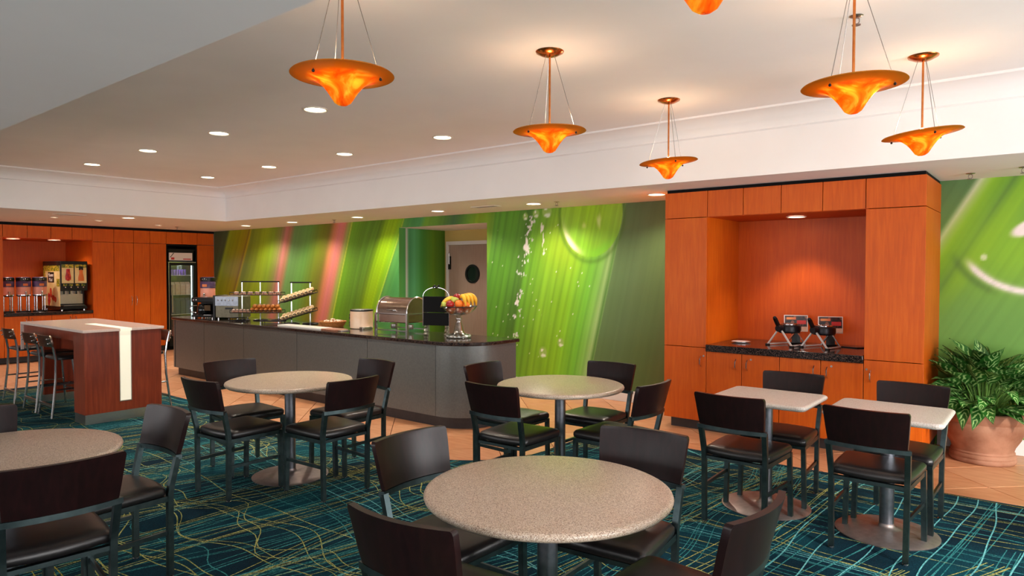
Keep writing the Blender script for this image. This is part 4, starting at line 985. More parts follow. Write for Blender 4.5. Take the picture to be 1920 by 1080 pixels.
# ================================================================== DRINKS NICHE
def cereal_dispenser(x, y, z, label, s=1.0, rz=0):
    t = thing('cereal_dispenser', label, 'dispenser', (x, y, z), rz, 'canister dispensers'); R = .112
    MB().lathe([(R, 0), (R, .012), (R - .01, .018)], n=28).obj('base_plate', M['black'], t)
    for k in range(4):
        a = PI / 4 + PI / 2 * k; MB().cyl((.088 * math.cos(a), .088 * math.sin(a)), .011, .018, .285, 10).obj('leg', M['chrome'], t)
    MB().lathe([(R - .02, .27), (R, .29), (R, .305)], n=28).obj('collar', M['chrome'], t)
    MB().lathe([(R - .004, .305), (R - .004, .44)], n=28).obj('label_band', M['pink'], t)
    c = MB().lathe([(R, .44), (R, .535), (R - .006, .545), (R - .006, .60), (R - .02, .612)], n=28).obj('lid', M['purple'], t)
    MB().lathe([(R + .002, .545), (R + .002, .605)], n=28).obj('lid_rim', M['black'], c)
    MB().box(R - .012, -.035, .46, R + .004, .035, .50).obj('lid_label', M['orange'], c)
    for k in (-.03, 0, .03): MB().ball((R - .0, k, .575), .010, n=8, m=6).obj('lid_stud', M['chrome'], c)
    MB().tube([(R - .02, 0, .33), (R + .03, 0, .33), (R + .035, 0, .29)], .013, 10).ball((R + .02, 0, .35), .018, n=10, m=6).obj('spout', M['chrome'], t)
    return t
cereal_dispenser(-14.30, 3.757, .86, 'pink banded canister dispenser of three, by the niche side wall')
cereal_dispenser(-14.30, 4.005, .86, 'pink banded canister dispenser, middle of the three')
cereal_dispenser(-14.30, 4.25, .86, 'pink banded canister dispenser of three, beside the juice machine')

def text_mesh(name, body, size, mat, parent, matrix, ext=.001):
    cu = bpy.data.curves.new(name, 'FONT'); cu.body = body; cu.size = size; cu.extrude = ext; cu.align_x = 'CENTER'; cu.align_y = 'CENTER'; cu.resolution_u = 2
    o = bpy.data.objects.new(name + '_tmp', cu); COL.objects.link(o); dg = bpy.context.evaluated_depsgraph_get(); me = bpy.data.meshes.new_from_object(o.evaluated_get(dg)); bpy.data.objects.remove(o)
    me.materials.clear(); me.materials.append(mat); m = bpy.data.objects.new(name, me); COL.objects.link(m); m.parent = parent; m.matrix_local = matrix; return m
def juice_machine():
    off = (-14.45, 4.73, .86)
    r = thing('juice_machine', 'black juice dispenser with fruit printed panels in the drinks niche', 'juice dispenser', off)
    x0, x1, y0, y1 = -14.95, -14.05, 4.50, 4.94
    MB().box(x0, y0, .93, x1 - .16, y1, 1.76).box(x1 - .16, y0, 1.22, x1, y1, 1.76).box(x0, y0, .88, x1 - .02, y1, .93).obj('housing', M['black'], r, 0, .006, off=off)
    for a in (x0 + .05, x1 - .06):
        for b in (y0 + .04, y1 - .04): MB().cyl((a, b), .018, .86, .88, 10).obj('foot', M['chrome'], r, off=off)
    # front panels
    for a, b, col in ((y0 + .02, (y0 + y1) / 2 - .01, 'juiceyellow'), ((y0 + y1) / 2 + .01, y1 - .02, 'juiceyellow')):
        p = MB().box(x1, a, 1.36, x1 + .008, b, 1.70).obj('front_panel', M[col], r, 0, off=off)
        MB().box(x1 + .008, a, 1.64, x1 + .011, b, 1.70).obj('foliage_print', M['foliageprint'], p, 0, off=off)
    ym = (y0 + y1) / 2
    mb = MB().lathe([(.001, 0), (.045, .02), (.05, .07), (.035, .13), (.03, .2)], n=14); mb.map(lambda p: (x1 + .010 + p[0] * .06, y0 + .12 + p[1] * 1.0, 1.40 + p[2] * 1.1)); mb.obj('berry_print', M['berry'], r, off=off)
    mb = MB().lathe([(.05, 0), (.048, .06), (.03, .13), (.035, .2)], n=14); mb.map(lambda p: (x1 + .010 + p[0] * .06, y1 - .11 + p[1] * 1.0, 1.40 + p[2] * 1.1)); mb.obj('orange_print', M['orange'], r, off=off)
    MB().box(x1 + .008, y1 - .145, 1.60, x1 + .012, y1 - .075, 1.67).obj('logo_block', M['black'], r, 0, off=off)
    for k in range(4):
        y = y0 + .085 + k * .09 + (.01 if k > 1 else -.01)
        v = MB().ball((x1 + .012, y, 1.285), .016, n=10, m=6).obj('dispense_button', M['chrome'], r, off=off)
        MB().box(x1 + .001, y - .03, 1.31, x1 + .006, y + .03, 1.345).obj('button_label', M['foliageprint'], v, 0, off=off)
        MB().cyl((x1 - .07, y), .014, 1.16, 1.22, 10).obj('nozzle', M['black'], r, off=off)
    MB().box(x1 - .155, y0 + .0, .98, x1 - .13, y1 - .04, 1.215).obj('splash_plate', M['steel'], r, 0, off=off)
    MB().box(x1 - .13, y0 + .02, .93, x1 + .08, y1 - .06, .955).obj('drip_tray', M['black'], r, 0, off=off)
    MB().box(x1 - .12, y0 + .03, .955, x1 + .07, y1 - .07, .96).obj('drip_grid', M['steel'], r, 0, off=off)
    # printed side panel with logo, straw glass and berries
    s = MB().box(x0 + .05, y0 - .008, .94, x1 - .02, y0, 1.68).obj('side_panel', M['juiceyellow'], r, 0, off=off)
    MB().box(x0 + .05, y0 - .011, 1.58, x1 - .02, y0 - .008, 1.68).box(x0 + .05, y0 - .011, 1.38, x0 + .16, y0 - .008, 1.58).box(x1 - .16, y0 - .011, 1.30, x1 - .02, y0 - .008, 1.44).obj('foliage_print', M['foliageprint'], s, 0, off=off)
    MB().box(x0 + .30, y0 - .012, 1.37, x0 + .60, y0 - .008, 1.56).obj('logo_block', M['black'], s, 0, off=off)
    rot = Matrix.Rotation(PI / 2, 4, 'X')
    for body, z in (('Minute', 1.505), ('Maid', 1.42)):
        text_mesh('lettering', body, .095, M['paper'], s, Matrix.Translation((x0 + .45 - off[0], y0 - .013 - off[1], z - off[2])) @ rot)
    mb = MB()
    for k in range(9):
        bx_ = x0 + .30 + random.uniform(0, .42); bz = random.uniform(.98, 1.26); mb.ball((bx_, y0 - .008, bz), random.uniform(.05, .075), .006, random.uniform(.05, .07), n=12, m=8)
    mb.obj('berry_print', M['berry'], s, off=off)
    return r
juice_machine()

# ================================================================== THINGS ON THE BUFFET
Z0 = CZ
VD = (math.cos(.676434), math.sin(.676434))
cereal_dispenser(-10.42, 5.36, Z0, 'single pink banded canister dispenser standing on the buffet counter', rz=-.9)
def coffee_machine():
    t = thing('coffee_brewer', 'black coffee brewer with chrome gauges on the buffet counter', 'coffee machine', (-9.98, 5.17, Z0), .35)
    MB().box(-.20, -.17, .02, .20, .17, .05).box(-.20, .02, .05, .20, .17, .30).box(-.20, -.17, .24, .20, .02, .31).obj('housing', M['black'], t, 0, .01)
    for sx in (-1, 1):
        for sy in (-1, 1): MB().cyl((sx * .17, sy * .14), .014, 0, .02, 10).obj('foot', M['chrome'], t)
    MB().lathe([(.07, .052), (.085, .09), (.08, .17), (.06, .20), (.062, .215)], c=(-.06, -.08, 0), n=24).obj('carafe', M['screen'], t)
    MB().tube([(-.13, -.13, .19), (-.19, -.19, .18), (-.19, -.19, .10), (-.14, -.14, .08)], .009, 8).obj('carafe_handle', M['chrome'], t)
    MB().box(.05, -.176, .12, .16, -.17, .20).obj('front_plate', M['stem'], t, 0)
    MB().box(.04, -.19, .05, .19, -.06, .06).obj('drip_tray', M['steel'], t, 0)
    MB().ball((-.15, -.172, .275), .014, n=10, m=6).obj('gauge', M['chrome'], t)
    MB().ball((-.10, -.172, .275), .014, n=10, m=6).obj('gauge', M['chrome'], t)
coffee_machine()
def toaster():
    t = thing('toaster_oven', 'grey steel toaster oven with black side on the buffet counter', 'toaster', (-9.52, 5.28, Z0), .45)
    MB().box(-.19, -.15, .025, .19, .15, .34).obj('housing', pmat('dull_olive_steel', (104, 98, 80), (116, 110, 92), 20, rough=.4, metal=.5), t, 0, .008)
    MB().box(-.225, -.16, .0, -.192, .15, .35).obj('side_casing', M['black'], t, 0, .004)
    MB().box(-.19, -.156, .20, .19, -.15, .335).obj('control_panel', M['gundark'], t, 0)
    MB().box(-.02, -.162, .15, .10, -.15, .175).obj('slot', M['black'], t, 0)
    for k in range(5): MB().ball((-.14 + k * .06, -.158, .28), .012, n=8, m=6).obj('knob', M['chrome'], t)
    for sx in (-1, 1):
        for sy in (-1, 1): MB().cyl((sx * .16, sy * .12), .014, 0, .025, 10).obj('foot', M['chrome'], t)
toaster()

def croissant_mesh(name, mat, L=.085, R=.028):
    mb = MB(); prof = []
    n = 9; v = []; f = []; k = 10
    for i in range(n):
        s = i / (n - 1) * 2 - 1; r = R * math.sqrt(max(.03, 1 - s * s)) * (1 + .10 * math.cos(s * 14)); bend = .018 * s * s
        for j in range(k):
            a = 2 * PI * j / k; v.append((s * L / 2, bend + r * math.cos(a), R * .9 + r * .9 * math.sin(a)))
    for i in range(n - 1):
        for j in range(k): f.append((i * k + j, i * k + (j + 1) % k, (i + 1) * k + (j + 1) % k, (i + 1) * k + j))
    f.append(tuple(range(k - 1, -1, -1))); f.append(tuple((n - 1) * k + j for j in range(k)))
    return mb.add(v, f).obj(name, mat, None, 70)
croi = croissant_mesh('croissant', M['croissant'], .15, .034); pasn = croissant_mesh('breakfast_pastry', M['bread'], .125, .027); sug = croissant_mesh('sugared_pastry', M['sugar'], .07, .020)
PUSED = set()
def place(o, mat4, label, cat, group):
    c = o if o.name not in PUSED else o.copy()
    if c is not o: COL.objects.link(c)
    PUSED.add(o.name); c.matrix_world = mat4; tag(c, label, cat, group); return c
def rack(cx, cy, half, levels, label, tilt, posts, tray_half, tray_w):
    ang = .676434
    t = thing('pastry_rack', label, 'rack', (cx, cy, Z0), ang, None)
    H = .555
    for p in posts:
        MB().bar([(p, 0, .0), (p, 0, H)], .014).obj('post', M['chrome'], t)
        MB().tube([(p + .10 * math.cos(a), .10 * math.sin(a), .008) for a in [2 * PI * k / 20 for k in range(20)]], .006, 6, True).obj('foot_ring', M['wire'], t)
        MB().bar([(p - .1, 0, .008), (p + .1, 0, .008)], .01).obj('foot_bar', M['wire'], t)
    MB().bar([(-half - .02, 0, H), (half + .02, 0, H)], .018).obj('top_bar', M['wire'], t)
    M4 = Matrix.Translation((cx, cy, Z0)) @ Matrix.Rotation(ang, 4, 'Z')
    for z in levels:
        tr = MB()
        w = tray_w
        for yy in (-w / 2, w / 2):
            for zz in (0, .035): tr.tube([(-tray_half, yy, zz), (tray_half, yy, zz)], .005, 6)
        for xx in np.linspace(-tray_half, tray_half, 13): tr.tube([(xx, -w / 2, .035), (xx, -w / 2, 0), (xx, w / 2, 0), (xx, w / 2, .035)], .003, 5)
        o = tr.obj('wire_tray', M['wire'], t)
        LM4 = Matrix.Translation((0, -.11, z)) @ Matrix.Rotation(tilt, 4, 'Y'); o.matrix_local = LM4
        MB().box(-tray_half + .01, -w / 2 + .01, .003, tray_half - .01, w / 2 - .01, .008).obj('tray_liner', M['brownboard'], o)
        yield M4 @ LM4
RB = list(rack(-8.92, 5.36, .255, (.12, .37), 'wide two-tier wire pastry rack on the buffet counter', 0, (-.26, .0, .26), .36, .17))
for k in range(7):
    place(croi, RB[0] @ Matrix.Translation((-.07 + k * .063, .0, .010)) @ Matrix.Rotation(PI / 2 + .35, 4, 'Z'), 'golden croissant in the bottom layer on the wide rack', 'pastry', 'croissants, bottom layer')
for k in range(6):
    place(croi, RB[0] @ Matrix.Translation((-.035 + k * .063, .0, .058)) @ Matrix.Rotation(PI / 2 + .35, 4, 'Z'), 'golden croissant piled on top on the wide rack', 'pastry', 'croissants, top layer')
for k in range(5):
    place(sug, RB[0] @ Matrix.Translation((-.33 + k * .05, -.02, .010)) @ Matrix.Rotation(PI / 2, 4, 'Z'), 'small sugared pastry beside the croissants on the wide rack', 'pastry', 'sugared pastries, lower tier')
for k in range(14):
    place(sug, RB[1] @ Matrix.Translation((-.32 + k * .049, .03 * (-1) ** k, .010)) @ Matrix.Rotation(PI / 2 + random.uniform(-.3, .3), 4, 'Z'), 'small sugared pastry on the top tier of the wide rack', 'pastry', 'sugared pastries, top tier')
RS = list(rack(-7.93, 5.36, .125, (.115, .355), 'narrow two-tier wire rack with sloping trays on the buffet', -.30, (-.125, .125), .235, .22))
for lv, mm in enumerate(RS):
    for k in range(8):
        for q in (0, 1):
            place(pasn, mm @ Matrix.Translation((-.19 + k * .054, -.055 + q * .11, .009 + q * .03)) @ Matrix.Rotation(PI / 2 + .12, 4, 'Z'), 'pale iced pastry on the %s sloping tray of the narrow rack' % ('lower', 'upper')[lv], 'pastry', 'iced pastries, %s tray' % ('lower', 'upper')[lv])
def wire_loop(x, y, lab, l=.17):
    t = thing('wire_loop_stand', lab, 'wire stand', (x, y, Z0), .676)
    for z in (.012, .05):
        MB().tube([(l * math.cos(a), .05 * math.sin(a), z) for a in [2 * PI * k / 24 for k in range(24)]], .005, 6, True).obj('wire_ring', M['wire'], t)
    for a in (.6, 2.4, 3.8, 5.5): MB().tube([(l * math.cos(a), .05 * math.sin(a), 0), (l * math.cos(a), .05 * math.sin(a), .05)], .004, 6).obj('upright', M['wire'], t)
wire_loop(-8.05, 5.02, 'low black oval wire stand before the narrow pastry rack')
wire_loop(-8.98, 5.06, 'low black oval wire stand before the wide pastry rack', .14)
def serving_board():
    t = thing('serving_board', 'long white serving board with brown end at the counter edge', 'board', (-7.22, 5.02, Z0))
    MB().box(-.60, -.085, 0, .32, .085, .022).obj('white_slab', M['board'], t, 0, .004)
    MB().box(.321, -.085, 0, .62, .085, .02).obj('brown_end', M['brownboard'], t, 0, .004)
    MB().box(.60, -.06, .0, .68, .06, .012).obj('handle', M['steel'], t, 0, .003)
serving_board()
def muffin_basket():
    cx, cy = -7.20, 5.33
    t = thing('muffin_basket', 'shallow round wicker basket of muffins beside the serving board', 'basket', (cx, cy, Z0))
    MB().lathe([(.13, 0), (.15, .03), (.165, .065), (.172, .07), (.160, .068), (.145, .03), (.125, .008), (.01, .006)], n=36).obj('woven_body', M['basket'], t, 50)
    MB().tube([(.167 * math.cos(a), .167 * math.sin(a), .07) for a in [2 * PI * k / 32 for k in range(32)]], .007, 6, True).obj('rim', M['basket'], t)
    mu = None
    for k, (dx, dy) in enumerate([(0, 0)] + [(.088 * math.cos(a), .088 * math.sin(a)) for a in [2 * PI * i / 7 for i in range(7)]]):
        if mu is None:
            mu = thing('muffin', 'crumb topped muffin in the wicker basket', 'muffin', (0, 0, 0), 0, 'muffins in the basket')
            MB().lathe([(.026, 0), (.034, .04)], n=16).obj('paper_cup', M['basket'], mu)
            MB().lathe([(.034, .036), (.043, .045), (.040, .06), (.024, .075), (.002, .08)], n=16).obj('muffin_top', M['muffin'], mu, 70)
            o = mu
        else: o = copy_tree(mu)
        o.location = (cx + dx, cy + dy, Z0 + .009 + (.02 if k == 0 else 0)); o.rotation_euler = (0, 0, k)
muffin_basket()
def canister():
    t = thing('ceramic_canister', 'cream ceramic canister with dark rim and floral motif on the buffet', 'canister', (-6.74, 5.42, Z0), 0)
    R = .14; MB().lathe([(R - .01, 0), (R, .008), (R, .215)], n=40).obj('body', pmat('cream_glaze', (226, 186, 150), (234, 206, 180), 5, rough=.25), t)
    MB().lathe([(R, .215), (R + .003, .218), (R + .003, .232), (R - .01, .236)], n=40).obj('rim', M['black'], t)
    mb = MB()
    for k in range(14):
        a = -2.5 + random.uniform(-.35, .35); z = random.uniform(.03, .19); x, y = (R + .001) * math.cos(a), (R + .001) * math.sin(a); mb.ball((x, y, z), .012, .012, random.uniform(.008, .02), n=8, m=6)
    mb.obj('floral_motif', M['black'], t)
    MB().box(.12, -.13, 0, .18, .02, .03).obj('lid_lifter', M['steel'], t, 0, .004)
canister()
def chafing():
    t = thing('chafing_dish', 'roll-top steel chafing dish on a chrome frame on the buffet', 'chafing dish', (-5.99, 5.41, Z0), .06)
    w, d = .25, .175
    for sx in (-1, 1):
        for sy in (-1, 1): MB().bar([(sx * w, sy * d, .0), (sx * w, sy * d, .225)], .026).obj('leg', M['chrome'], t)
    MB().bar([(-w, -d, .222), (w, -d, .222)], .014).bar([(-w, d, .222), (w, d, .222)], .014).bar([(-w, -d, .222), (-w, d, .222)], .014).bar([(w, -d, .222), (w, d, .222)], .014).bar([(-w, -d, .03), (w, -d, .03)], .012).bar([(-w, d, .03), (w, d, .03)], .012).obj('frame_rails', M['chrome'], t)
    MB().box(-w + .02, -d + .015, .115, w - .02, d - .015, .218).obj('water_pan', M['steelwarm'], t, 0, .01)
    n = 16; v = []; f = []
    for i in range(n + 1):
        a = PI * i / n; y, z = -(d - .005) * math.cos(a), .23 + .175 * math.sin(a); v += [(-w + .01, y, z), (w - .01, y, z)]
    for i in range(n): f.append((2 * i, 2 * i + 2, 2 * i + 3, 2 * i + 1))
    f.append(tuple(2 * i for i in range(n + 1))); f.append(tuple(2 * i + 1 for i in range(n, -1, -1)))
    lid = MB().add(v, f).obj('roll_top_lid', M['steelwarm'], t, 40)
    for sx in (-1, 1): MB().tube([(sx * (w - .008), -(d) * math.cos(PI * i / n), .23 + .18 * math.sin(PI * i / n)) for i in range(n + 1)], .008, 6).obj('lid_edge', M['chrome'], lid)
    MB().tube([(-.06, -.165, .262), (-.05, -.195, .262), (.05, -.195, .262), (.06, -.165, .262)], .008, 8).obj('lid_handle', M['chrome'], lid)
    for sx in (-.13, .13): MB().lathe([(.035, .035), (.04, .05), (.04, .085), (.03, .09)], c=(sx, 0, 0), n=18).obj('fuel_can', M['steel'], t)
chafing()
def menu_stand():
    t = thing('menu_stand', 'black two-panel display stand with arched wire handle by the fruit', 'display stand', (-5.36, 5.34, Z0), .35)
    MB().box(-.15, -.01, .255, .15, .01, .43).obj('upper_panel', M['blackmat'], t, 0, .004)
    MB().box(-.15, -.01, .11, .15, .01, .25).obj('lower_panel', M['blackmat'], t, 0, .004)
    for s in (-1, 1):
        MB().tube([(s * .158, 0, .10), (s * .158, 0, .43)], .007, 8).obj('side_rod', M['chrome'], t)
        MB().lathe([(.03, 0), (.034, .012), (.02, .03), (.03, .05), (.016, .075), (.024, .09), (.01, .11)], c=(s * .125, 0, 0), n=18).obj('crystal_foot', M['crystal'], t)
    MB().tube([(.158 * math.cos(a), 0, .43 + .10 * math.sin(a)) for a in [PI * i / 14 for i in range(15)]], .005, 6).obj('arched_handle', M['chrome'], t)
    for k in range(5): MB().ball((-.03 + k * .015, 0, .535 + .012 * math.sin(k * 2)), .013, n=8, m=6).obj('scroll_bead', M['wire'], t)
menu_stand()
def fruit_stand():
    cx, cy = -4.99, 5.31
    t = thing('fruit_stand', 'footed crystal bowl heaped with fruit at the counter end', 'fruit bowl', (cx, cy, Z0))
    MB().lathe([(.125, 0), (.13, .012), (.115, .03), (.075, .042), (.055, .06), (.045, .11), (.032, .16), (.024, .18), (.034, .195), (.034, .21), (.022, .225), (.03, .238)], n=36).obj('pedestal', M['crystal'], t, 60)
    for k in range(16): MB().ball((.12 * math.cos(2 * PI * k / 16), .12 * math.sin(2 * PI * k / 16), .018), .018, n=8, m=6).obj('base_bead', M['crystal'], t)
    MB().lathe([(.02, .236), (.08, .244), (.14, .27), (.18, .31), (.197, .335), (.193, .336), (.175, .313), (.135, .276), (.078, .25), (.01, .244)], n=44).obj('bowl', M['crystal'], t, 60)
    MB().tube([(.196 * math.cos(a), .196 * math.sin(a), .336) for a in [2 * PI * k / 40 for k in range(40)]], .004, 6, True).obj('bowl_rim', M['wire'], t)
    zc = Z0 + .30
    # camera-facing direction on the counter is about (0.63,-0.78) rotated; rt = picture right
    rt = Vector((.78, .626, 0)); fw = Vector((.626, -.78, 0))
    def P(a, b, h): q = Vector((cx, cy, Z0)) + rt * a + fw * b; q.z = Z0 + h; return q
    def fruit(name, mat, pos, r, lab, cat, grp, sq=(1, 1, .95), stem=True):
        o = thing(name, lab, cat, pos, random.uniform(0, 6), grp)
        MB().ball((0, 0, 0), r * sq[0], r * sq[1], r * sq[2], n=20, m=12).obj('flesh', mat, o, 80)
        if stem: MB().tube([(0, 0, r * sq[2] * .92), (.004, 0, r * sq[2] * 1.2)], .003, 6).obj('stem', M['stem'], o)
        return o
    for i, (a, b, h, r) in enumerate([(.01, .085, .365, .045), (.085, .075, .35, .042), (.06, -.05, .36, .043)]):
        fruit('orange', M['orangefruit'], P(a, b, h), r, 'bright orange in the crystal fruit bowl', 'orange', 'oranges in the fruit bowl')
    for i, (a, b, h, r) in enumerate([(-.085, .075, .36, .045), (-.02, -.01, .43, .044)]):
        fruit('red_apple', M['apple'], P(a, b, h), r, ('dark red apple low in the crystal fruit bowl', 'dark red apple on top of the fruit heap')[i], 'apple', 'red apples')
    for i, (a, b, h, r) in enumerate([(-.06, .085, .295, .038), (.02, .09, .295, .036), (.085, .065, .293, .034), (-.02, .0, .30, .045), (.09, -.05, .30, .038), (-.10, -.02, .30, .038)]):
        fruit('blush_apple', M['peach'], P(a, b, h), r, 'red and yellow fruit seen through the crystal bowl', 'apple', 'blushed fruit in the bowl')
    for i, (a, b, h) in enumerate([(-.04, .05, .405), (-.14, .05, .355), (.02, .03, .29)]):
        o = thing('pear', ('green pear on top of the fruit heap', 'green pear at the bowl rim under the bananas', 'green pear inside the bowl')[i], 'pear', P(a, b, h), 1.0)
        m = MB().lathe([(.004, -.04), (.03, -.034), (.036, -.015), (.03, .012), (.018, .032), (.014, .045), (.004, .052)], n=18); m.map(lambda p: (p[2], p[1], p[0])); m.obj('flesh', M['pear'], o, 80)
        MB().tube([(.05, 0, 0), (.065, 0, .004)], .003, 6).obj('stem', M['stem'], o)
    def banana(pts, lab, grp, r=.019):
        o = thing('banana', lab, 'banana', tuple(pts[0]), 0, grp); p0 = pts[0]
        # smooth path
        Q = []
        for i in range(13):
            u = i / 12; q = pts[0] * (1 - u) ** 2 + pts[1] * 2 * u * (1 - u) + pts[2] * u * u; Q.append(q - p0)
        v = []; f = []; k = 10; prev = Vector((0, 0, 1))
        for i, q in enumerate(Q):
            tt = (Q[min(i + 1, 12)] - Q[max(i - 1, 0)]).normalized(); x = (prev - tt * prev.dot(tt)).normalized(); prev = x; y = tt.cross(x); u = i / 12
            rr = r * min(1, .35 + 3.2 * u, .28 + 3.0 * (1 - u)) 
            for j in range(k): a = 2 * PI * j / k; v.append(tuple(q + x * rr * math.cos(a) + y * rr * math.sin(a)))
        for i in range(12):
            for j in range(k): f.append((i * k + j, i * k + (j + 1) % k, (i + 1) * k + (j + 1) % k, (i + 1) * k + j))
        f.append(tuple(range(k - 1, -1, -1))); f.append(tuple(12 * k + j for j in range(k)))
        MB().add(v, f).obj('peel', M['banana'], o, 70)
        MB().ball(tuple(Q[0]), .008, n=8, m=6).obj('stalk_end', M['stem'], o); MB().ball(tuple(Q[-1]), .006, n=8, m=6).obj('blossom_end', M['stem'], o)
    for k in range(4):
        banana([P(.02 + .010 * k, .02 - .016 * k, .425 + .008 * k), P(.06 + .042 * k, .13 - .035 * k, .50 - .002 * k), P(.085 + .034 * k, .125 - .042 * k, .345)], 'ripe yellow banana in the larger bunch on the fruit heap', 'larger banana bunch', .021)
    for k in range(3):
        banana([P(-.06 + .01 * k, .0 - .02 * k, .41 + .008 * k), P(-.14 - .005 * k, .07 - .035 * k, .42 + .012 * k), P(-.185 + .0 * k, .05 - .03 * k, .325)], 'ripe yellow banana in the smaller bunch opposite the larger one', 'smaller banana bunch', .017)
fruit_stand()

# ================================================================== WAFFLE NICHE
def waffle(cx, cy, lab):
    z = .868
    t = thing('waffle_iron', lab, 'waffle iron', (cx, cy, z), -.33)
    # two splayed leg frames joined by a low rail
    for sy in (-1, 1):
        pass
    for s in (-1, 1):
        MB().bar([(s * .135, 0, .008), (s * .012, 0, .165)], .013).obj('splayed_leg', M['satin'], t)
        MB().box(s * .135 - .018, -.012, 0, s * .135 + .018, .012, .014).obj('foot', M['black'], t, 0)
    MB().bar([(-.13, 0, .012), (-.10, .26, .012)], .012).bar([(.13, 0, .012), (.10, .26, .012)], .012).obj('floor_rail', M['satin'], t)
    for s in (-1, 1): MB().bar([(s * .10, .26, .01), (s * .012, .26, .13)], .012).obj('rear_leg', M['chrome'], t)
    MB().lathe([(.03, -.03), (.035, 0), (.03, .03)], n=16).map(lambda p: (p[0], p[2], .172 + p[1])).obj('pivot_hub', M['waffle'], t)
    MB().bar([(0, -.01, .18), (-.02, -.045, .27)], .03, .026).ball((-.022, -.047, .275), .017, n=10, m=6).obj('handle', M['black'], t, 30)
    g = MB().lathe([(.02, -.045), (.09, -.042), (.105, -.03), (.108, -.004), (.106, .004), (.108, .012), (.10, .032), (.06, .045), (.01, .047)], n=28).map(lambda p: (p[0], p[1] + .145, p[2] + .165)).obj('grid_drum', M['waffle'], t, 40)
    MB().tube([(.08 * math.cos(a), .145 + .08 * math.sin(a), .208) for a in [2 * PI * k / 20 for k in range(20)]], .005, 6, True).obj('drum_ring', M['chrome'], g)
    MB().box(-.03, .245, .12, .03, .275, .19).obj('rear_bracket', M['waffle'], t, 0)
    for k in range(4): MB().ball((.045 * math.cos(k * 1.6), .145 + .045 * math.sin(k * 1.6), .212), .007, n=8, m=6).obj('bolt', M['chrome'], g)
waffle(-2.11, 6.77, 'flip waffle iron on splayed legs, farther from the potted plant')
waffle(-1.79, 6.76, 'flip waffle iron on splayed legs, nearer the potted plant')
def card(cx, cy, lab):
    t = thing('instruction_card', lab, 'card holder', (cx, cy, .873), .42)
    m = Matrix.Rotation(-.12, 4, 'X')
    def B_(a, b, c, d, e, f): return MB().box(a, b, c, d, e, f).map(lambda p: m @ Vector(p))
    B_(-.112, 0, .115, .112, .006, .28).obj('card_frame', M['paper'], t, 0)
    B_(-.04, .0061, .004, .04, .010, .27).obj('easel_back', M['black'], t, 0)
    p = B_(-.104, -.002, .123, .104, -.0005, .273).obj('printed_card', M['cardprint'], t, 0)
    B_(-.09, -.004, .235, .0, -.0022, .258).obj('headline', M['peach'], p, 0)
    B_(.01, -.004, .19, .095, -.0022, .228).obj('waffle_picture', M['red'], p, 0)
    B_(.05, -.0042, .123, .104, -.0022, .165).obj('text_block', M['cupp'], p, 0)
    B_(-.06, -.03, .0, .06, .05, .006).obj('foot_plate', M['black'], t, 0)
card(-2.06, 7.13, 'printed card in a pale frame behind the waffle iron farther from the plant')
card(-1.735, 7.13, 'printed card in a pale frame behind the waffle iron nearer the plant')
o = thing('small_dish', 'small white dish lying flat in the niche beside the waffle irons', 'dish', (-2.52, 6.86, .868))
MB().lathe([(.05, 0), (.085, .008), (.095, .014), (.08, .011), (.03, .005), (.005, .005)], n=28).obj('plate', M['paper'], o, 60)
MB().tube([(.09 * math.cos(a), .09 * math.sin(a), .013) for a in [2 * PI * k / 28 for k in range(28)]], .003, 6, True).obj('rim', M['chrome'], o)
tag(MB().tube([(-1.72, 6.98, .874), (-1.6, 7.06, .873), (-1.48, 7.02, .873), (-1.40, 7.1, .873), (-1.33, 7.12, .874)], .005, 6).obj('power_cord', M['black']), 'black power cord trailing from the waffle irons across the granite', 'cord')

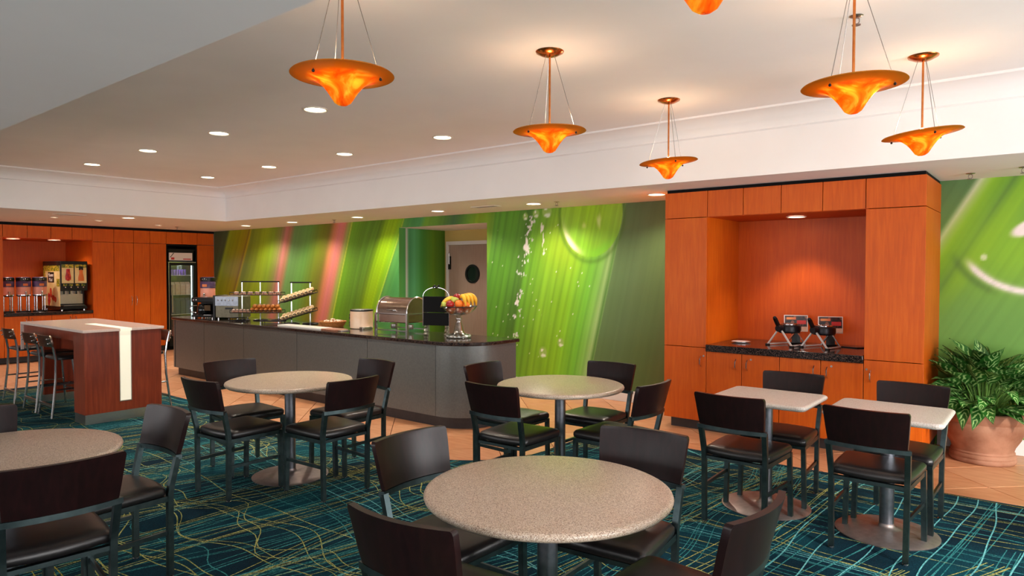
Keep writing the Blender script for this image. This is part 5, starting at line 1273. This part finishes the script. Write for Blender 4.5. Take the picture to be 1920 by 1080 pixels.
# ================================================================== POTTED PLANT
def plant():
    cx, cy = -.49, 6.975
    p = thing('plant_pot', 'wide round terracotta pot holding the leafy plant', 'pot', (cx, cy, 0))
    prof = [(.235, 0), (.245, .01), (.248, .03), (.240, .042), (.246, .052), (.243, .068), (.232, .078), (.236, .088), (.226, .10), (.245, .135), (.285, .20), (.312, .27), (.322, .33), (.318, .335), (.318, .345), (.324, .35), (.325, .40), (.318, .425), (.300, .43), (.290, .42), (.285, .38), (.01, .375)]
    prof = [(r_ * (.94 if z_ > .1 else .97), z_) for r_, z_ in prof]
    MB().lathe(prof, n=56).obj('body', M['terracotta'], p, 50)
    MB().lathe([(.264, .376), (.15, .388), (.01, .392)], n=32).obj('soil', M['soil'], p, 60)
    t = thing('leafy_plant', 'bushy plant with silver variegated pointed leaves in the terracotta pot', 'plant', (cx, cy, .38))
    def leaf_mesh(L, Wd, curl, fold):
        n, k = 12, 6; v = []; f = []; uv = []
        for i in range(n + 1):
            s = i / n; w = Wd * (math.sin(PI * min(1, s ** .72)) ** .85) * (1 - .25 * s) + .0008
            y = L * s * (1 - .12 * curl * s); z = -curl * L * .55 * s * s
            for j in range(k + 1):
                q = 2 * j / k - 1; v.append((w * q, y, z + fold * abs(q) * w + .006 * math.sin(9 * s + q * 2) * abs(q))); uv.append((q, s, 0))
        for i in range(n):
            for j in range(k): f.append((i * (k + 1) + j, i * (k + 1) + j + 1, (i + 1) * (k + 1) + j + 1, (i + 1) * (k + 1) + j))
        me = bpy.data.meshes.new('leaf'); me.from_pydata(v, [], f); a = me.attributes.new('leafuv', 'FLOAT_VECTOR', 'POINT'); a.data.foreach_set('vector', [c for q in uv for c in q])
        me.polygons.foreach_set('use_smooth', [True] * len(me.polygons)); me.materials.append(M['leaf']); return me
    LM = [leaf_mesh(.30, .075, .5, .35), leaf_mesh(.27, .072, .9, .3), leaf_mesh(.25, .070, 1.3, .25), leaf_mesh(.32, .072, .3, .4)]
    rg = random.Random(4); stems = MB()
    N = 130
    for i in range(N):
        fr = i / N; az = i * 2.39996 + rg.uniform(-.25, .25)
        el = math.radians(86 - 92 * fr ** .9 + rg.uniform(-10, 10)); 
        base = Vector((.10 * math.cos(az) * fr ** .5 * 1.4, .10 * math.sin(az) * fr ** .5 * 1.4, .02))
        ln = rg.uniform(.14, .24) * (1.15 - .25 * fr) if el > .3 else rg.uniform(.16, .24)
        d = Vector((math.cos(az) * math.cos(el), math.sin(az) * math.cos(el), math.sin(el)))
        tip = base + Vector((d.x * ln * .95, d.y * ln * .95, max(.10, d.z * ln * 1.2 + .06)))
        if cy + tip.y > YW - .06: tip.y = YW - .06 - cy
        stems.tube([base, (base + tip) / 2 + Vector((0, 0, .03)), tip], .0045, 5)
        me = LM[(0, 3, 0, 1)[i % 4] if fr < .45 else (1, 2, 1, 0)[i % 4]]
        o = bpy.data.objects.new('leaf', me); COL.objects.link(o); o.parent = t
        dd = Vector((math.cos(az) * math.cos(el * .8), math.sin(az) * math.cos(el * .8), math.sin(el * .8)))
        if cx + tip.x < -.80: tip.x = -.80 - cx
        if cx + tip.x + dd.x * .33 < -.84: dd.x = (-.84 - cx - tip.x) / .33; dd.normalize()
        if cy + tip.y + dd.y * .33 > YW - .03: dd.y = (YW - .03 - cy - tip.y) / .33; dd.normalize()
        side = dd.cross(Vector((0, 0, 1))); side = side.normalized() if side.length > .05 else Vector((1, 0, 0)); up = side.cross(dd).normalized()
        roll = rg.uniform(-.5, .5); s2 = side * math.cos(roll) + up * math.sin(roll); u2 = up * math.cos(roll) - side * math.sin(roll); sc = rg.uniform(.82, 1.18)
        LMX = Matrix(((s2.x * sc, dd.x * sc, u2.x * sc, tip.x), (s2.y * sc, dd.y * sc, u2.y * sc, tip.y), (s2.z * sc, dd.z * sc, u2.z * sc, tip.z), (0, 0, 0, 1)))
        wv = [LMX @ q.co for q in me.vertices]
        ov = max(q.y for q in wv) + cy - (YW - .006); ox = -.852 - (min(q.x for q in wv) + cx)
        o.matrix_local = Matrix.Translation((max(ox, 0), -max(ov, 0), 0)) @ LMX
    stems.obj('stems', M['leafstem'], t)
plant()
